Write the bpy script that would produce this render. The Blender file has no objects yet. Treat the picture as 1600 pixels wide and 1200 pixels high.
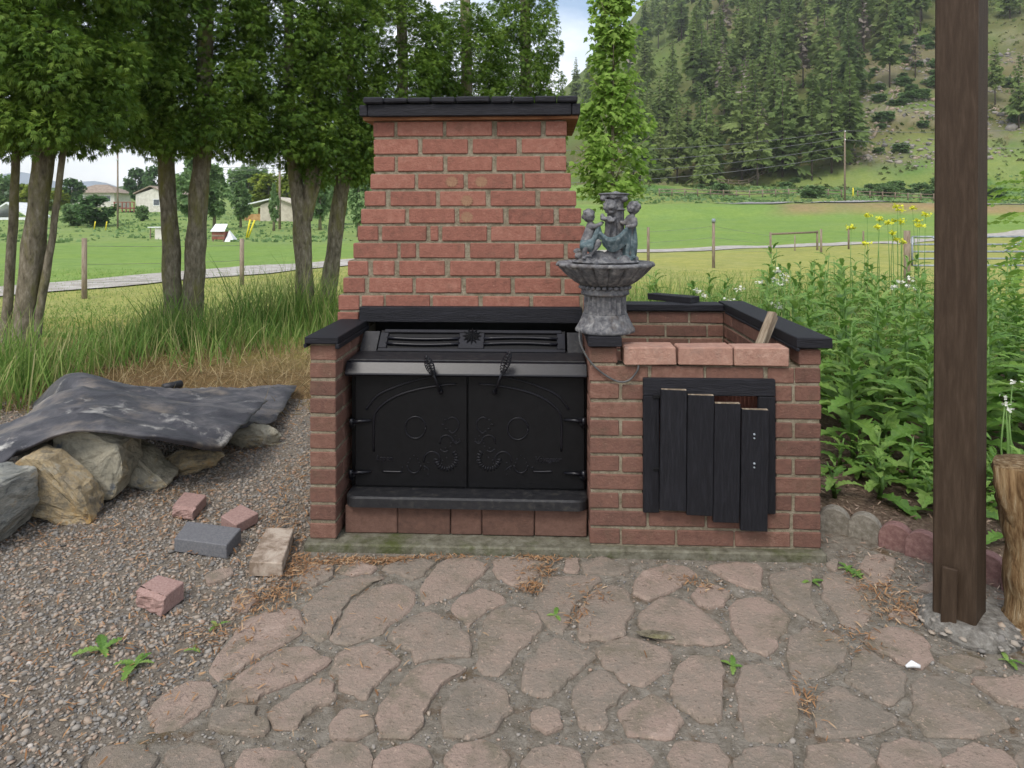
import bpy, bmesh, math, random
import numpy as np
from mathutils import Vector, Matrix, noise as mnoise

# ------------------------------------------------------------------ camera, sky, sun, exposure
F, HC, YH = 1067.0, 1.255, 340.0          # focal length in photo pixels, eye height, horizon row
sc = bpy.context.scene
cam_d = bpy.data.cameras.new("camera"); cam = bpy.data.objects.new("camera", cam_d)
sc.collection.objects.link(cam); sc.camera = cam
cam.location = (0, 0, HC); cam.rotation_euler = (math.radians(90), 0, 0)
cam_d.sensor_width = 36; cam_d.lens = 36 * F / 1600
cam_d.shift_y = -(600 - YH) / 1600
cam_d.clip_start = 0.05; cam_d.clip_end = 6000

world = bpy.data.worlds.new("World"); sc.world = world; world.use_nodes = True
wn = world.node_tree; wn.nodes.clear()
SUN_EL, SUN_AZ = math.radians(52), math.radians(205)    # azimuth from +Y, clockwise: behind and left of the camera
sky = wn.nodes.new("ShaderNodeTexSky"); sky.sky_type = 'NISHITA'; sky.sun_disc = False
sky.sun_elevation = SUN_EL; sky.sun_rotation = SUN_AZ; sky.air_density = 1.2; sky.dust_density = 2.0
wtc = wn.nodes.new("ShaderNodeTexCoord"); wmap = wn.nodes.new("ShaderNodeMapping"); wmap.inputs['Scale'].default_value = (1, 1, 2.6)
wnz = wn.nodes.new("ShaderNodeTexNoise"); wnz.inputs['Scale'].default_value = 3.2; wnz.inputs['Detail'].default_value = 7
wrp = wn.nodes.new("ShaderNodeValToRGB"); wrp.color_ramp.elements[0].position = .36; wrp.color_ramp.elements[1].position = .66
wmix = wn.nodes.new("ShaderNodeMixRGB"); wmix.inputs[2].default_value = (8.4, 8.6, 9.0, 1)
wbg = wn.nodes.new("ShaderNodeBackground"); wbg.inputs[1].default_value = 0.12
wout = wn.nodes.new("ShaderNodeOutputWorld")
wn.links.new(wtc.outputs['Generated'], wmap.inputs[0]); wn.links.new(wmap.outputs[0], wnz.inputs['Vector'])
wn.links.new(wnz.outputs['Fac'], wrp.inputs[0]); wn.links.new(wrp.outputs[0], wmix.inputs[0])
wn.links.new(sky.outputs[0], wmix.inputs[1]); wn.links.new(wmix.outputs[0], wbg.inputs[0]); wn.links.new(wbg.outputs[0], wout.inputs[0])

sun_d = bpy.data.lights.new("sun", 'SUN'); sun = bpy.data.objects.new("sun", sun_d); sc.collection.objects.link(sun)
sun_d.energy = 1.3; sun_d.angle = math.radians(18); sun_d.color = (1.0, .96, .9)
sdir = Vector((math.sin(SUN_AZ) * math.cos(SUN_EL), math.cos(SUN_AZ) * math.cos(SUN_EL), math.sin(SUN_EL)))
sun.rotation_euler = sdir.to_track_quat('Z', 'Y').to_euler()
vs = sc.view_settings; vs.view_transform = 'Standard'; vs.look = 'None'; vs.exposure = 0.72; vs.gamma = 1
sc.cycles.use_denoising = True
sc.cycles.max_bounces = 6; sc.cycles.transparent_max_bounces = 8

# ------------------------------------------------------------------ helpers
RNG = np.random.default_rng(7)
rnd = random.Random(11)
COL = sc.collection

def at(px, py, Y):
    "world point seen at photo pixel px,py at distance Y"
    return Vector(((px - 800) / F * Y, Y, HC - (py - YH) / F * Y))
def gp(px, py, z=0.0):
    "world point at height z seen at photo pixel px,py"
    Y = (HC - z) * F / (py - YH)
    return Vector(((px - 800) / F * Y, Y, z))

def tag(o, label=None, cat=None, group=None, kind=None):
    if label: o["label"] = label
    if cat: o["category"] = cat
    if group: o["group"] = group
    if kind: o["kind"] = kind
    return o
def empty(name, loc=(0, 0, 0), rz=0.0, parent=None):
    o = bpy.data.objects.new(name, None); COL.objects.link(o); o.location = loc; o.rotation_euler = (0, 0, rz)
    o.empty_display_size = .1
    if parent: o.parent = parent
    return o
def link(name, me, parent=None, loc=None, rot=None):
    o = bpy.data.objects.new(name, me); COL.objects.link(o)
    if parent: o.parent = parent
    if loc is not None: o.location = loc
    if rot is not None: o.rotation_euler = rot
    return o
def pymesh(name, v, f, mat, smooth=False):
    me = bpy.data.meshes.new(name); me.from_pydata([tuple(p) for p in v], [], [tuple(q) for q in f])
    if mat: me.materials.append(mat)
    if smooth: me.polygons.foreach_set('use_smooth', [True] * len(me.polygons))
    me.update(); return me
def npmesh(name, v, tri, mat, smooth=False):
    "big triangle mesh from numpy arrays"
    v = np.asarray(v, np.float32); tri = np.asarray(tri, np.int32)
    me = bpy.data.meshes.new(name); n = len(tri)
    me.vertices.add(len(v)); me.vertices.foreach_set('co', v.ravel())
    me.loops.add(n * 3); me.loops.foreach_set('vertex_index', tri.ravel())
    me.polygons.add(n); me.polygons.foreach_set('loop_start', np.arange(0, n * 3, 3, dtype=np.int32))
    me.polygons.foreach_set('loop_total', np.full(n, 3, np.int32))
    if smooth: me.polygons.foreach_set('use_smooth', np.ones(n, bool))
    me.update(calc_edges=True)
    if mat: me.materials.append(mat)
    return me
def scatter(bv, bt, pos, R, scl):
    "copies of a base mesh (bv verts, bt tris) at pos with rotation matrices R and scales"
    n = len(pos); bv = np.asarray(bv, float); bt = np.asarray(bt)
    s = np.asarray(scl, float); s = s[:, None] * np.ones(3) if s.ndim == 1 else s
    V = np.einsum('nij,nkj->nki', R, bv[None] * s[:, None, :]) + np.asarray(pos)[:, None, :]
    T = bt[None] + (np.arange(n) * len(bv))[:, None, None]
    return V.reshape(-1, 3), T.reshape(-1, 3)
def rotm(yaw, pitch, roll):
    "n rotation matrices Rz(yaw) Ry(pitch) Rx(roll)"
    yaw, pitch, roll = [np.broadcast_to(np.asarray(a, float), np.shape(yaw)) for a in (yaw, pitch, roll)]
    cz, sz, cy, sy, cx, sx = np.cos(yaw), np.sin(yaw), np.cos(pitch), np.sin(pitch), np.cos(roll), np.sin(roll)
    R = np.empty((len(yaw), 3, 3))
    R[:, 0, 0] = cz * cy; R[:, 0, 1] = cz * sy * sx - sz * cx; R[:, 0, 2] = cz * sy * cx + sz * sx
    R[:, 1, 0] = sz * cy; R[:, 1, 1] = sz * sy * sx + cz * cx; R[:, 1, 2] = sz * sy * cx - cz * sx
    R[:, 2, 0] = -sy; R[:, 2, 1] = cy * sx; R[:, 2, 2] = cy * cx
    return R
def bm_mesh(name, bm, mat, smooth=False):
    me = bpy.data.meshes.new(name); bm.to_mesh(me); bm.free()
    for m in (mat if isinstance(mat, (list, tuple)) else [mat]): me.materials.append(m)
    if smooth: me.polygons.foreach_set('use_smooth', [True] * len(me.polygons))
    return me
def box_bm(a, b, bev=.004, jit=0, seg=1):
    bm = bmesh.new(); bmesh.ops.create_cube(bm, size=1)
    for v in bm.verts:
        v.co = Vector([a[i] + (v.co[i] + .5) * (b[i] - a[i]) + (rnd.uniform(-jit, jit) if jit else 0) for i in range(3)])
    if bev: bmesh.ops.bevel(bm, geom=bm.edges[:] , offset=bev, segments=seg, affect='EDGES', profile=.6)
    return bm
def box(name, a, b, mat, parent=None, bev=.004, jit=0, seg=1, loc=None, rot=None):
    return link(name, bm_mesh(name, box_bm(a, b, bev, jit, seg), mat), parent, loc, rot)
def tube_data(pts, rad, n=8, cap=True, wob=0, seed=0):
    pts = [Vector(p) for p in pts]; m = len(pts)
    if not hasattr(rad, '__len__'): rad = [rad] * m
    V, Fc = [], []; up = None
    for i, p in enumerate(pts):
        t = (pts[min(i + 1, m - 1)] - pts[max(i - 1, 0)]).normalized()
        if up is None:
            up = Vector((0, 0, 1)) if abs(t.z) < .9 else Vector((1, 0, 0))
        a = t.cross(up).normalized(); b = a.cross(t).normalized(); up = b
        for j in range(n):
            th = 2 * math.pi * j / n
            r = rad[i] * (1 + (wob * mnoise.noise(Vector((j * 1.7 + seed, i * .45, seed * 3.1))) if wob else 0))
            V.append(p + (a * math.cos(th) + b * math.sin(th)) * r)
    for i in range(m - 1):
        for j in range(n):
            Fc.append((i * n + j, i * n + (j + 1) % n, (i + 1) * n + (j + 1) % n, (i + 1) * n + j))
    if cap:
        Fc.append(tuple(range(n - 1, -1, -1))); Fc.append(tuple((m - 1) * n + j for j in range(n)))
    return V, Fc
def merge(parts):
    V, Fc = [], []
    for v, f in parts:
        o = len(V); V += list(v); Fc += [tuple(i + o for i in q) for q in f]
    return V, Fc
def smoothline(pts, k=6):
    "Catmull-Rom through tuples of any length"
    P = [np.array(p, float) for p in pts]; P = [2 * P[0] - P[1]] + P + [2 * P[-1] - P[-2]]; out = []
    for i in range(1, len(P) - 2):
        for s in range(k):
            t = s / k
            out.append(.5 * (2 * P[i] + (P[i + 1] - P[i - 1]) * t + (2 * P[i - 1] - 5 * P[i] + 4 * P[i + 1] - P[i + 2]) * t ** 2 + (3 * P[i] - P[i - 1] - 3 * P[i + 1] + P[i + 2]) * t ** 3))
    out.append(P[-2]); return out
def tube(name, pts, rad, mat, parent=None, n=8, smooth=True, wob=0, seed=0):
    v, f = tube_data(pts, rad, n, wob=wob, seed=seed); return link(name, pymesh(name, v, f, mat, smooth), parent)
def lathe(prof, n=48, mod=None):
    V, Fc = [], []
    for i, (r, z) in enumerate(prof):
        for j in range(n):
            th = 2 * math.pi * j / n; rr = r * (mod(th, i) if mod else 1)
            V.append((rr * math.cos(th), rr * math.sin(th), z))
    for i in range(len(prof) - 1):
        for j in range(n): Fc.append((i * n + j, i * n + (j + 1) % n, (i + 1) * n + (j + 1) % n, (i + 1) * n + j))
    Fc.append(tuple(range(n - 1, -1, -1))); Fc.append(tuple((len(prof) - 1) * n + j for j in range(n)))
    return V, Fc
def copy_tree(o, parent=None):
    c = o.copy(); COL.objects.link(c); c.parent = parent
    for ch in o.children: copy_tree(ch, c)
    return c

# ------------------------------------------------------------------ materials
def mat(name, stops, scale=8, detail=6, rough=.8, bump=.3, bscale=None, bdist=.01, coord='Object', rand=None, hue=0, stretch=None,
        spec=.3, metal=0, wave=None, distort=.3, trans=0, mix2=None):
    """noise-driven colour: stops = [(pos, rgb)]. rand = None | 'obj' | 'island' mixes a per-piece random into the ramp (amount = hue)"""
    m = bpy.data.materials.new(name); m.use_nodes = True; nt = m.node_tree; N = nt.nodes; Lk = nt.links
    b = N['Principled BSDF']; b.inputs['Roughness'].default_value = rough; b.inputs['Metallic'].default_value = metal
    b.inputs['Specular IOR Level'].default_value = spec
    tc = N.new('ShaderNodeTexCoord'); vec = tc.outputs[coord]
    if coord == 'World':
        pass
    if stretch:
        mp = N.new('ShaderNodeMapping'); mp.inputs['Scale'].default_value = stretch; Lk.new(vec, mp.inputs[0]); vec = mp.outputs[0]
    rv = None
    if rand == 'obj': rv = N.new('ShaderNodeObjectInfo').outputs['Random']
    elif rand == 'island': rv = N.new('ShaderNodeNewGeometry').outputs['Random Per Island']
    if rand == 'obj':
        ad = N.new('ShaderNodeVectorMath'); ad.operation = 'ADD'; ml = N.new('ShaderNodeMath'); ml.operation = 'MULTIPLY'; ml.inputs[1].default_value = 37.0
        Lk.new(rv, ml.inputs[0]); Lk.new(vec, ad.inputs[0]); Lk.new(ml.outputs[0], ad.inputs[1]); vec = ad.outputs[0]
    nz = N.new('ShaderNodeTexNoise'); nz.inputs['Scale'].default_value = scale; nz.inputs['Detail'].default_value = detail
    nz.inputs['Roughness'].default_value = .65; nz.inputs['Distortion'].default_value = distort; Lk.new(vec, nz.inputs['Vector'])
    nr = N.new('ShaderNodeMapRange'); nr.inputs[1].default_value = .30; nr.inputs[2].default_value = .70; Lk.new(nz.outputs['Fac'], nr.inputs[0])
    fac = nr.outputs[0]
    if rv is not None:
        mx = N.new('ShaderNodeMix'); mx.data_type = 'FLOAT'; mx.inputs[0].default_value = hue; Lk.new(fac, mx.inputs[2]); Lk.new(rv, mx.inputs[3]); fac = mx.outputs[0]
    rp = N.new('ShaderNodeValToRGB'); e = rp.color_ramp.elements
    while len(e) < len(stops): e.new(.5)
    for i, (p, c) in enumerate(stops): e[i].position = p; e[i].color = (*c, 1)
    Lk.new(fac, rp.inputs[0]); col = rp.outputs[0]
    if mix2:   # (rgb, noise scale, lo, hi): patches of a second colour (stain, lichen, dust)
        for (c2, s2, lo, hi) in mix2:
            n2 = N.new('ShaderNodeTexNoise'); n2.inputs['Scale'].default_value = s2; n2.inputs['Detail'].default_value = 8; n2.inputs['Roughness'].default_value = .7
            Lk.new(vec, n2.inputs['Vector']); mr = N.new('ShaderNodeMapRange'); mr.inputs[1].default_value = lo; mr.inputs[2].default_value = hi
            Lk.new(n2.outputs['Fac'], mr.inputs[0]); mm = N.new('ShaderNodeMixRGB'); mm.inputs[2].default_value = (*c2, 1)
            Lk.new(mr.outputs[0], mm.inputs[0]); Lk.new(col, mm.inputs[1]); col = mm.outputs[0]
    Lk.new(col, b.inputs['Base Color'])
    if bump:
        nb = N.new('ShaderNodeTexNoise'); nb.inputs['Scale'].default_value = bscale or scale * 5; nb.inputs['Detail'].default_value = 8; nb.inputs['Roughness'].default_value = .7
        Lk.new(vec, nb.inputs['Vector']); bp = N.new('ShaderNodeBump'); bp.inputs['Strength'].default_value = bump; bp.inputs['Distance'].default_value = bdist
        Lk.new(nb.outputs['Fac'], bp.inputs['Height']); Lk.new(bp.outputs[0], b.inputs['Normal'])
    if trans:
        tr = N.new('ShaderNodeBsdfTranslucent'); ms = N.new('ShaderNodeMixShader'); ms.inputs[0].default_value = trans
        Lk.new(col, tr.inputs[0]); Lk.new(b.outputs[0], ms.inputs[1]); Lk.new(tr.outputs[0], ms.inputs[2]); Lk.new(ms.outputs[0], N['Material Output'].inputs[0])
    return m

M = {}
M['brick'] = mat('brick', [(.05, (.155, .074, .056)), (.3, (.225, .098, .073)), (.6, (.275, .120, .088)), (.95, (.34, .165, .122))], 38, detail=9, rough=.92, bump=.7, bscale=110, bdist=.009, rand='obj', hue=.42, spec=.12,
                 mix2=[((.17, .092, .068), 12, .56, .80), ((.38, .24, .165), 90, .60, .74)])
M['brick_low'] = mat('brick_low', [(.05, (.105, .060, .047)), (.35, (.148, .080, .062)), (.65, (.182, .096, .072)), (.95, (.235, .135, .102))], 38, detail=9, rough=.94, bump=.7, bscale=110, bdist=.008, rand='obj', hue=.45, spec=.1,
                 mix2=[((.13, .085, .06), 10, .52, .76), ((.10, .092, .05), 4.5, .62, .78), ((.28, .19, .14), 90, .60, .74)])  # lower bricks: own browner dirt, plus some roof shade put into the colour
M['brick_light'] = mat('brick_light', [(.05, (.27, .15, .115)), (.5, (.35, .205, .155)), (.95, (.45, .295, .23))], 34, detail=9, rough=.92, bump=.7, bscale=100, bdist=.008, rand='obj', hue=.35, spec=.15, mix2=[((.24, .165, .135), 14, .55, .74)])
M['paver_brown'] = mat('paver_brown', [(.05, (.075, .045, .036)), (.5, (.115, .066, .050)), (.95, (.155, .090, .070))], 40, detail=9, rough=.95, bump=.5, bscale=140, bdist=.006, rand='obj', hue=.45, spec=.1)
M['mortar'] = mat('mortar', [(.05, (.18, .148, .10)), (.5, (.275, .235, .168)), (.95, (.37, .325, .245))], 45, detail=9, rough=.97, bump=1, bscale=160, bdist=.01, spec=.05, mix2=[((.15, .125, .085), 6, .54, .74)])
M['concrete'] = mat('concrete', [(.05, (.085, .078, .055)), (.5, (.155, .145, .108)), (.95, (.215, .205, .16))], 26, detail=10, rough=.97, bump=.8, bscale=110, bdist=.009, spec=.08, mix2=[((.075, .085, .03), 5, .5, .68)])
M['dark_wood'] = mat('dark_wood', [(.05, (.005, .005, .007)), (.5, (.010, .010, .014)), (.95, (.021, .021, .028))], 12, detail=9, rough=.6, bump=.7, bscale=26, bdist=.008, stretch=(1, 10, 10), spec=.3, rand='obj', hue=.2, mix2=[((.05, .048, .055), 18, .66, .8)])
M['dark_wood_v'] = mat('dark_wood_v', [(.05, (.004, .004, .006)), (.5, (.008, .008, .011)), (.95, (.017, .017, .022))], 12, detail=9, rough=.6, bump=.6, bscale=26, bdist=.008, stretch=(10, 10, 1), spec=.3, rand='obj', hue=.2, mix2=[((.032, .031, .035), 18, .66, .8)])
M['raw_wood'] = mat('raw_wood', [(.3, (.20, .09, .045)), (.6, (.31, .15, .075)), (.85, (.36, .20, .11))], 6, rough=.85, bump=.4, stretch=(1, 9, 9))
M['iron'] = mat('iron', [(.05, (.002, .002, .0025)), (.95, (.005, .005, .006))], 40, rough=.5, bump=.25, bscale=200, bdist=.003, spec=.22)
M['iron_gloss'] = mat('iron_gloss', [(.05, (.004, .004, .006)), (.95, (.008, .008, .012))], 25, rough=.32, bump=.15, bscale=120, bdist=.002, spec=.32)
M['iron_dusty'] = mat('iron_dusty', [(.05, (.008, .008, .010)), (.6, (.016, .016, .018)), (.95, (.04, .038, .034))], 40, detail=9, rough=.5, bump=.3, bscale=200, bdist=.004, spec=.4, mix2=[((.11, .10, .085), 60, .64, .76)])
M['stone_grey'] = mat('stone_grey', [(.05, (.05, .05, .055)), (.4, (.105, .105, .112)), (.7, (.17, .168, .17)), (.95, (.27, .265, .26))], 45, detail=9, rough=.8, bump=.7, bscale=110, bdist=.006, spec=.3, mix2=[((.115, .095, .08), 14, .55, .75)])
M['stone_cloth'] = mat('stone_cloth', [(.05, (.035, .055, .06)), (.5, (.08, .115, .125)), (.95, (.18, .21, .215))], 50, detail=9, rough=.75, bump=.5, bscale=90, bdist=.005, spec=.3)
M['rubber'] = mat('rubber', [(.05, (.022, .022, .027)), (.5, (.048, .047, .054)), (.95, (.12, .112, .112))], 5, detail=10, rough=.58, bump=.5, bscale=22, bdist=.012, spec=.4, mix2=[((.46, .44, .40), 4.2, .57, .69), ((.20, .165, .13), 3, .52, .72), ((.04, .04, .045), 16, .55, .66)])
M['black_plastic'] = mat('black_plastic', [(.3, (.018, .018, .02)), (.7, (.03, .03, .034))], 10, rough=.5, bump=.1)
M['cable'] = mat('cable', [(.3, (.055, .055, .055)), (.7, (.09, .09, .088))], 30, rough=.5, bump=.1)
M['rock_tan'] = mat('rock_tan', [(.03, (.11, .095, .075)), (.3, (.25, .21, .145)), (.55, (.40, .31, .18)), (.75, (.36, .315, .23)), (.97, (.48, .43, .33))], 14, detail=12, rough=.9, bump=1, bscale=40, bdist=.02, mix2=[((.42, .25, .075), 7, .55, .7), ((.09, .09, .10), 9, .6, .68)])
M['rock_grey'] = mat('rock_grey', [(.03, (.10, .105, .10)), (.3, (.22, .225, .205)), (.6, (.30, .295, .255)), (.97, (.42, .40, .35))], 12, detail=12, rough=.9, bump=1, bscale=38, bdist=.02, stretch=(1, 1, 2.5), mix2=[((.36, .25, .10), 6, .57, .72), ((.08, .085, .09), 9, .62, .7)])
M['paver_red'] = mat('paver_red', [(.05, (.22, .135, .115)), (.5, (.30, .195, .17)), (.95, (.38, .26, .23))], 130, detail=9, rough=.95, bump=.4, bscale=170, bdist=.006, spec=.12, rand='obj', hue=.2)
M['paver_grey'] = mat('paver_grey', [(.05, (.105, .105, .112)), (.5, (.135, .135, .142)), (.95, (.17, .168, .17))], 130, rough=.95, bump=.5, bscale=160, bdist=.005, spec=.15)
M['block_tan'] = mat('block_tan', [(.3, (.20, .15, .11)), (.55, (.32, .255, .20)), (.8, (.40, .335, .27))], 16, rough=.95, bump=.6, bscale=90, bdist=.006, spec=.15)
M['edging_grey'] = mat('edging_grey', [(.05, (.13, .115, .09)), (.5, (.22, .20, .165)), (.95, (.33, .305, .26))], 40, detail=9, rough=.95, bump=.7, bscale=130, spec=.1, bdist=.006, mix2=[((.13, .10, .075), 9, .52, .7)])
M['edging_red'] = mat('edging_red', [(.05, (.14, .078, .07)), (.5, (.22, .125, .112)), (.95, (.30, .185, .165))], 40, detail=9, rough=.95, bump=.7, bscale=130, spec=.1, bdist=.006, mix2=[((.13, .10, .085), 9, .52, .7)])
M['flag'] = mat('flag', [(.03, (.185, .162, .13)), (.28, (.245, .208, .168)), (.52, (.305, .240, .192)), (.78, (.345, .258, .210)), (.97, (.44, .34, .28))], 11, detail=12, rough=.94, bump=1, bscale=85, bdist=.012, rand='obj', hue=.48, spec=.06,
                mix2=[((.205, .175, .13), 7, .50, .66), ((.50, .37, .29), 85, .57, .70), ((.13, .105, .08), 62, .58, .70)])
M['patio_dirt'] = mat('patio_dirt', [(.05, (.15, .13, .10)), (.5, (.245, .216, .175)), (.95, (.335, .303, .252))], 30, detail=12, rough=1, bump=1.0, bscale=120, bdist=.014, spec=.04, mix2=[((.10, .095, .04), 5, .60, .72), ((.155, .10, .062), 10, .54, .70)])
M['scrub'] = mat('scrub', [(.05, (.075, .12, .035)), (.4, (.13, .175, .055)), (.7, (.19, .20, .085)), (.95, (.25, .22, .12))], .08, rough=.9, bump=0, rand='island', hue=.6, spec=.05, trans=.25)
M['gravel_base'] = mat('gravel_base', [(.05, (.115, .095, .075)), (.5, (.205, .175, .14)), (.95, (.30, .26, .21))], 80, detail=10, rough=1, bump=1, bscale=120, bdist=.012, spec=.05)
M['pebble'] = mat('pebble', [(.04, (.105, .098, .09)), (.3, (.205, .192, .175)), (.52, (.275, .25, .218)), (.72, (.32, .265, .21)), (.88, (.29, .20, .145)), (.97, (.50, .46, .41))], 30, rough=.95, bump=.2, bscale=90, rand='island', hue=.8, spec=.1)
M['litter'] = mat('litter', [(.05, (.14, .075, .04)), (.4, (.24, .125, .06)), (.65, (.31, .18, .09)), (.95, (.38, .28, .18))], 30, rough=.95, bump=0, rand='island', hue=.85, spec=.1)
M['chips'] = mat('chips', [(.05, (.10, .07, .052)), (.4, (.20, .135, .10)), (.65, (.31, .215, .16)), (.95, (.43, .34, .26))], 30, rough=.95, bump=0, rand='island', hue=.85, spec=.1)
M['mulch'] = mat('mulch', [(.05, (.08, .055, .04)), (.5, (.155, .11, .08)), (.95, (.24, .185, .135))], 50, rough=1, bump=1, bscale=90, bdist=.015, spec=.05)
M['bark'] = mat('bark', [(.05, (.10, .085, .058)), (.4, (.19, .165, .115)), (.7, (.27, .235, .17)), (.95, (.36, .325, .25))], 30, detail=10, rough=.95, bump=1, bscale=46, bdist=.03, stretch=(1, 1, .35), spec=.08, mix2=[((.21, .20, .065), 5, .50, .66), ((.36, .33, .28), 22, .62, .74)])
M['bark_pine'] = mat('bark_pine', [(.3, (.07, .055, .045)), (.7, (.14, .115, .095))], 3, rough=1, bump=0, spec=.1)
M['cedar'] = mat('cedar', [(.03, (.028, .066, .009)), (.3, (.070, .140, .017)), (.6, (.14, .235, .030)), (.97, (.24, .33, .055))], 2.4, rough=.6, bump=0, rand='island', hue=.42, spec=.25, trans=.32)
M['maple'] = mat('maple', [(.05, (.17, .30, .045)), (.5, (.26, .41, .075)), (.95, (.38, .50, .13))], 4, rough=.6, bump=0, rand='island', hue=.6, spec=.25, trans=.5)
M['leaf_mid'] = mat('leaf_mid', [(.05, (.10, .18, .07)), (.5, (.17, .28, .10)), (.95, (.27, .37, .16))], 1, rough=.7, bump=0, rand='island', hue=.6, spec=.2, trans=.35)
M['leaf_yellow'] = mat('leaf_yellow', [(.1, (.12, .18, .02)), (.5, (.2, .26, .03)), (.9, (.29, .34, .05))], 1, rough=.7, bump=0, rand='island', hue=.6, spec=.2, trans=.25)
M['pine'] = mat('pine', [(.03, (.095, .15, .052)), (.35, (.16, .23, .072)), (.65, (.225, .30, .095)), (.97, (.31, .365, .135))], .5, rough=.8, bump=0, rand='obj', hue=.6, spec=.1, trans=.45)
M['dead_pine'] = mat('dead_pine', [(.2, (.16, .135, .11)), (.8, (.28, .24, .20))], .5, rough=.95, bump=0, rand='obj', hue=.4, spec=.1)
M['weed'] = mat('weed', [(.03, (.07, .165, .028)), (.35, (.125, .25, .042)), (.65, (.19, .32, .06)), (.97, (.29, .40, .12))], 12, rough=.48, bump=.3, bscale=50, rand='obj', hue=.55, spec=.4, trans=.35)
M['weed_stem'] = mat('weed_stem', [(.2, (.09, .19, .04)), (.8, (.17, .28, .08))], 9, rough=.6, bump=0, trans=.1)
M['grass'] = mat('grass', [(.03, (.08, .18, .03)), (.35, (.14, .26, .05)), (.6, (.22, .32, .075)), (.82, (.36, .36, .14)), (.97, (.50, .44, .24))], 1.2, rough=.7, bump=0, rand='island', hue=.75, spec=.25, trans=.35)
M['dry_grass'] = mat('dry_grass', [(.1, (.19, .13, .06)), (.5, (.30, .22, .11)), (.9, (.40, .32, .18))], 1.2, rough=.85, bump=0, rand='island', hue=.8, spec=.15, trans=.2)
M['petal_yellow'] = mat('petal_yellow', [(.05, (.64, .64, .03)), (.95, (.80, .80, .08))], 9, rough=.6, bump=0, trans=.3)
M['petal_white'] = mat('petal_white', [(.2, (.66, .66, .55)), (.8, (.80, .80, .74))], 9, rough=.6, bump=0, trans=.2)
M['post_paint'] = mat('post_paint', [(.05, (.032, .019, .011)), (.5, (.043, .027, .016)), (.95, (.060, .039, .025))], 9, rough=.7, bump=.4, bscale=30, bdist=.004, stretch=(8, 8, 1), spec=.25, mix2=[((.5, .47, .42), 9, .765, .785)])
M['old_wood'] = mat('old_wood', [(.3, (.17, .13, .09)), (.6, (.29, .235, .17)), (.85, (.37, .315, .24))], 7, rough=.9, bump=.6, bscale=26, bdist=.006, stretch=(7, 7, 1), spec=.15)
M['stump'] = mat('stump', [(.03, (.10, .052, .022)), (.35, (.23, .135, .06)), (.65, (.36, .245, .125)), (.97, (.52, .41, .27))], 16, detail=10, rough=.75, bump=1, bscale=26, bdist=.02, stretch=(4, 4, .45), spec=.25)
M['footing'] = mat('footing', [(.05, (.12, .11, .095)), (.5, (.22, .205, .18)), (.95, (.33, .315, .285))], 40, rough=.95, bump=1, bscale=45, bdist=.02, spec=.1)
M['fence_wood'] = mat('fence_wood', [(.3, (.16, .12, .085)), (.6, (.25, .20, .15)), (.85, (.31, .26, .20))], 5, rough=.95, bump=.3, stretch=(6, 6, 1), rand='obj', hue=.3, spec=.1)
M['galv'] = mat('galv', [(.3, (.20, .23, .26)), (.7, (.32, .36, .39))], 8, rough=.45, bump=0, metal=.35, spec=.5)
M['wire'] = mat('wire', [(.3, (.12, .12, .12)), (.7, (.2, .2, .2))], 8, rough=.6, bump=0)
M['drive'] = mat('drive', [(.3, (.30, .275, .24)), (.55, (.38, .355, .32)), (.8, (.44, .42, .385))], 3, rough=1, bump=.3, bscale=30, spec=.1, mix2=[((.2, .23, .08), 1.2, .6, .72)])
M['asphalt'] = mat('asphalt', [(.3, (.22, .215, .205)), (.7, (.31, .30, .29))], 2, rough=.95, bump=0, spec=.15)
M['siding'] = mat('siding', [(.3, (.55, .52, .46)), (.7, (.66, .63, .57))], 2, rough=.8, bump=0)
M['siding_tan'] = mat('siding_tan', [(.3, (.44, .39, .31)), (.7, (.54, .49, .40))], 2, rough=.8, bump=0)
M['roof_brown'] = mat('roof_brown', [(.3, (.22, .17, .13)), (.7, (.32, .255, .20))], 2, rough=.9, bump=0)
M['roof_white'] = mat('roof_white', [(.3, (.66, .67, .68)), (.7, (.78, .79, .80))], 2, rough=.6, bump=0)
M['plywood'] = mat('plywood', [(.3, (.40, .23, .09)), (.7, (.50, .31, .14))], 2, rough=.85, bump=0)
M['rail_red'] = mat('rail_red', [(.3, (.20, .07, .05)), (.7, (.29, .115, .08))], 2, rough=.85, bump=0)
M['glass'] = mat('glass', [(.3, (.05, .065, .08)), (.7, (.09, .11, .13))], 2, rough=.1, bump=0, spec=.6)
M['yellow_paint'] = mat('yellow_paint', [(.3, (.62, .52, .03)), (.7, (.74, .63, .05))], 4, rough=.6, bump=0)
M['white_paint'] = mat('white_paint', [(.3, (.66, .66, .66)), (.7, (.8, .8, .8))], 4, rough=.6, bump=0)
M['far_hill'] = mat('far_hill', [(.1, (.13, .175, .21)), (.9, (.20, .25, .29))], .006, rough=1, bump=0, spec=0)

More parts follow.
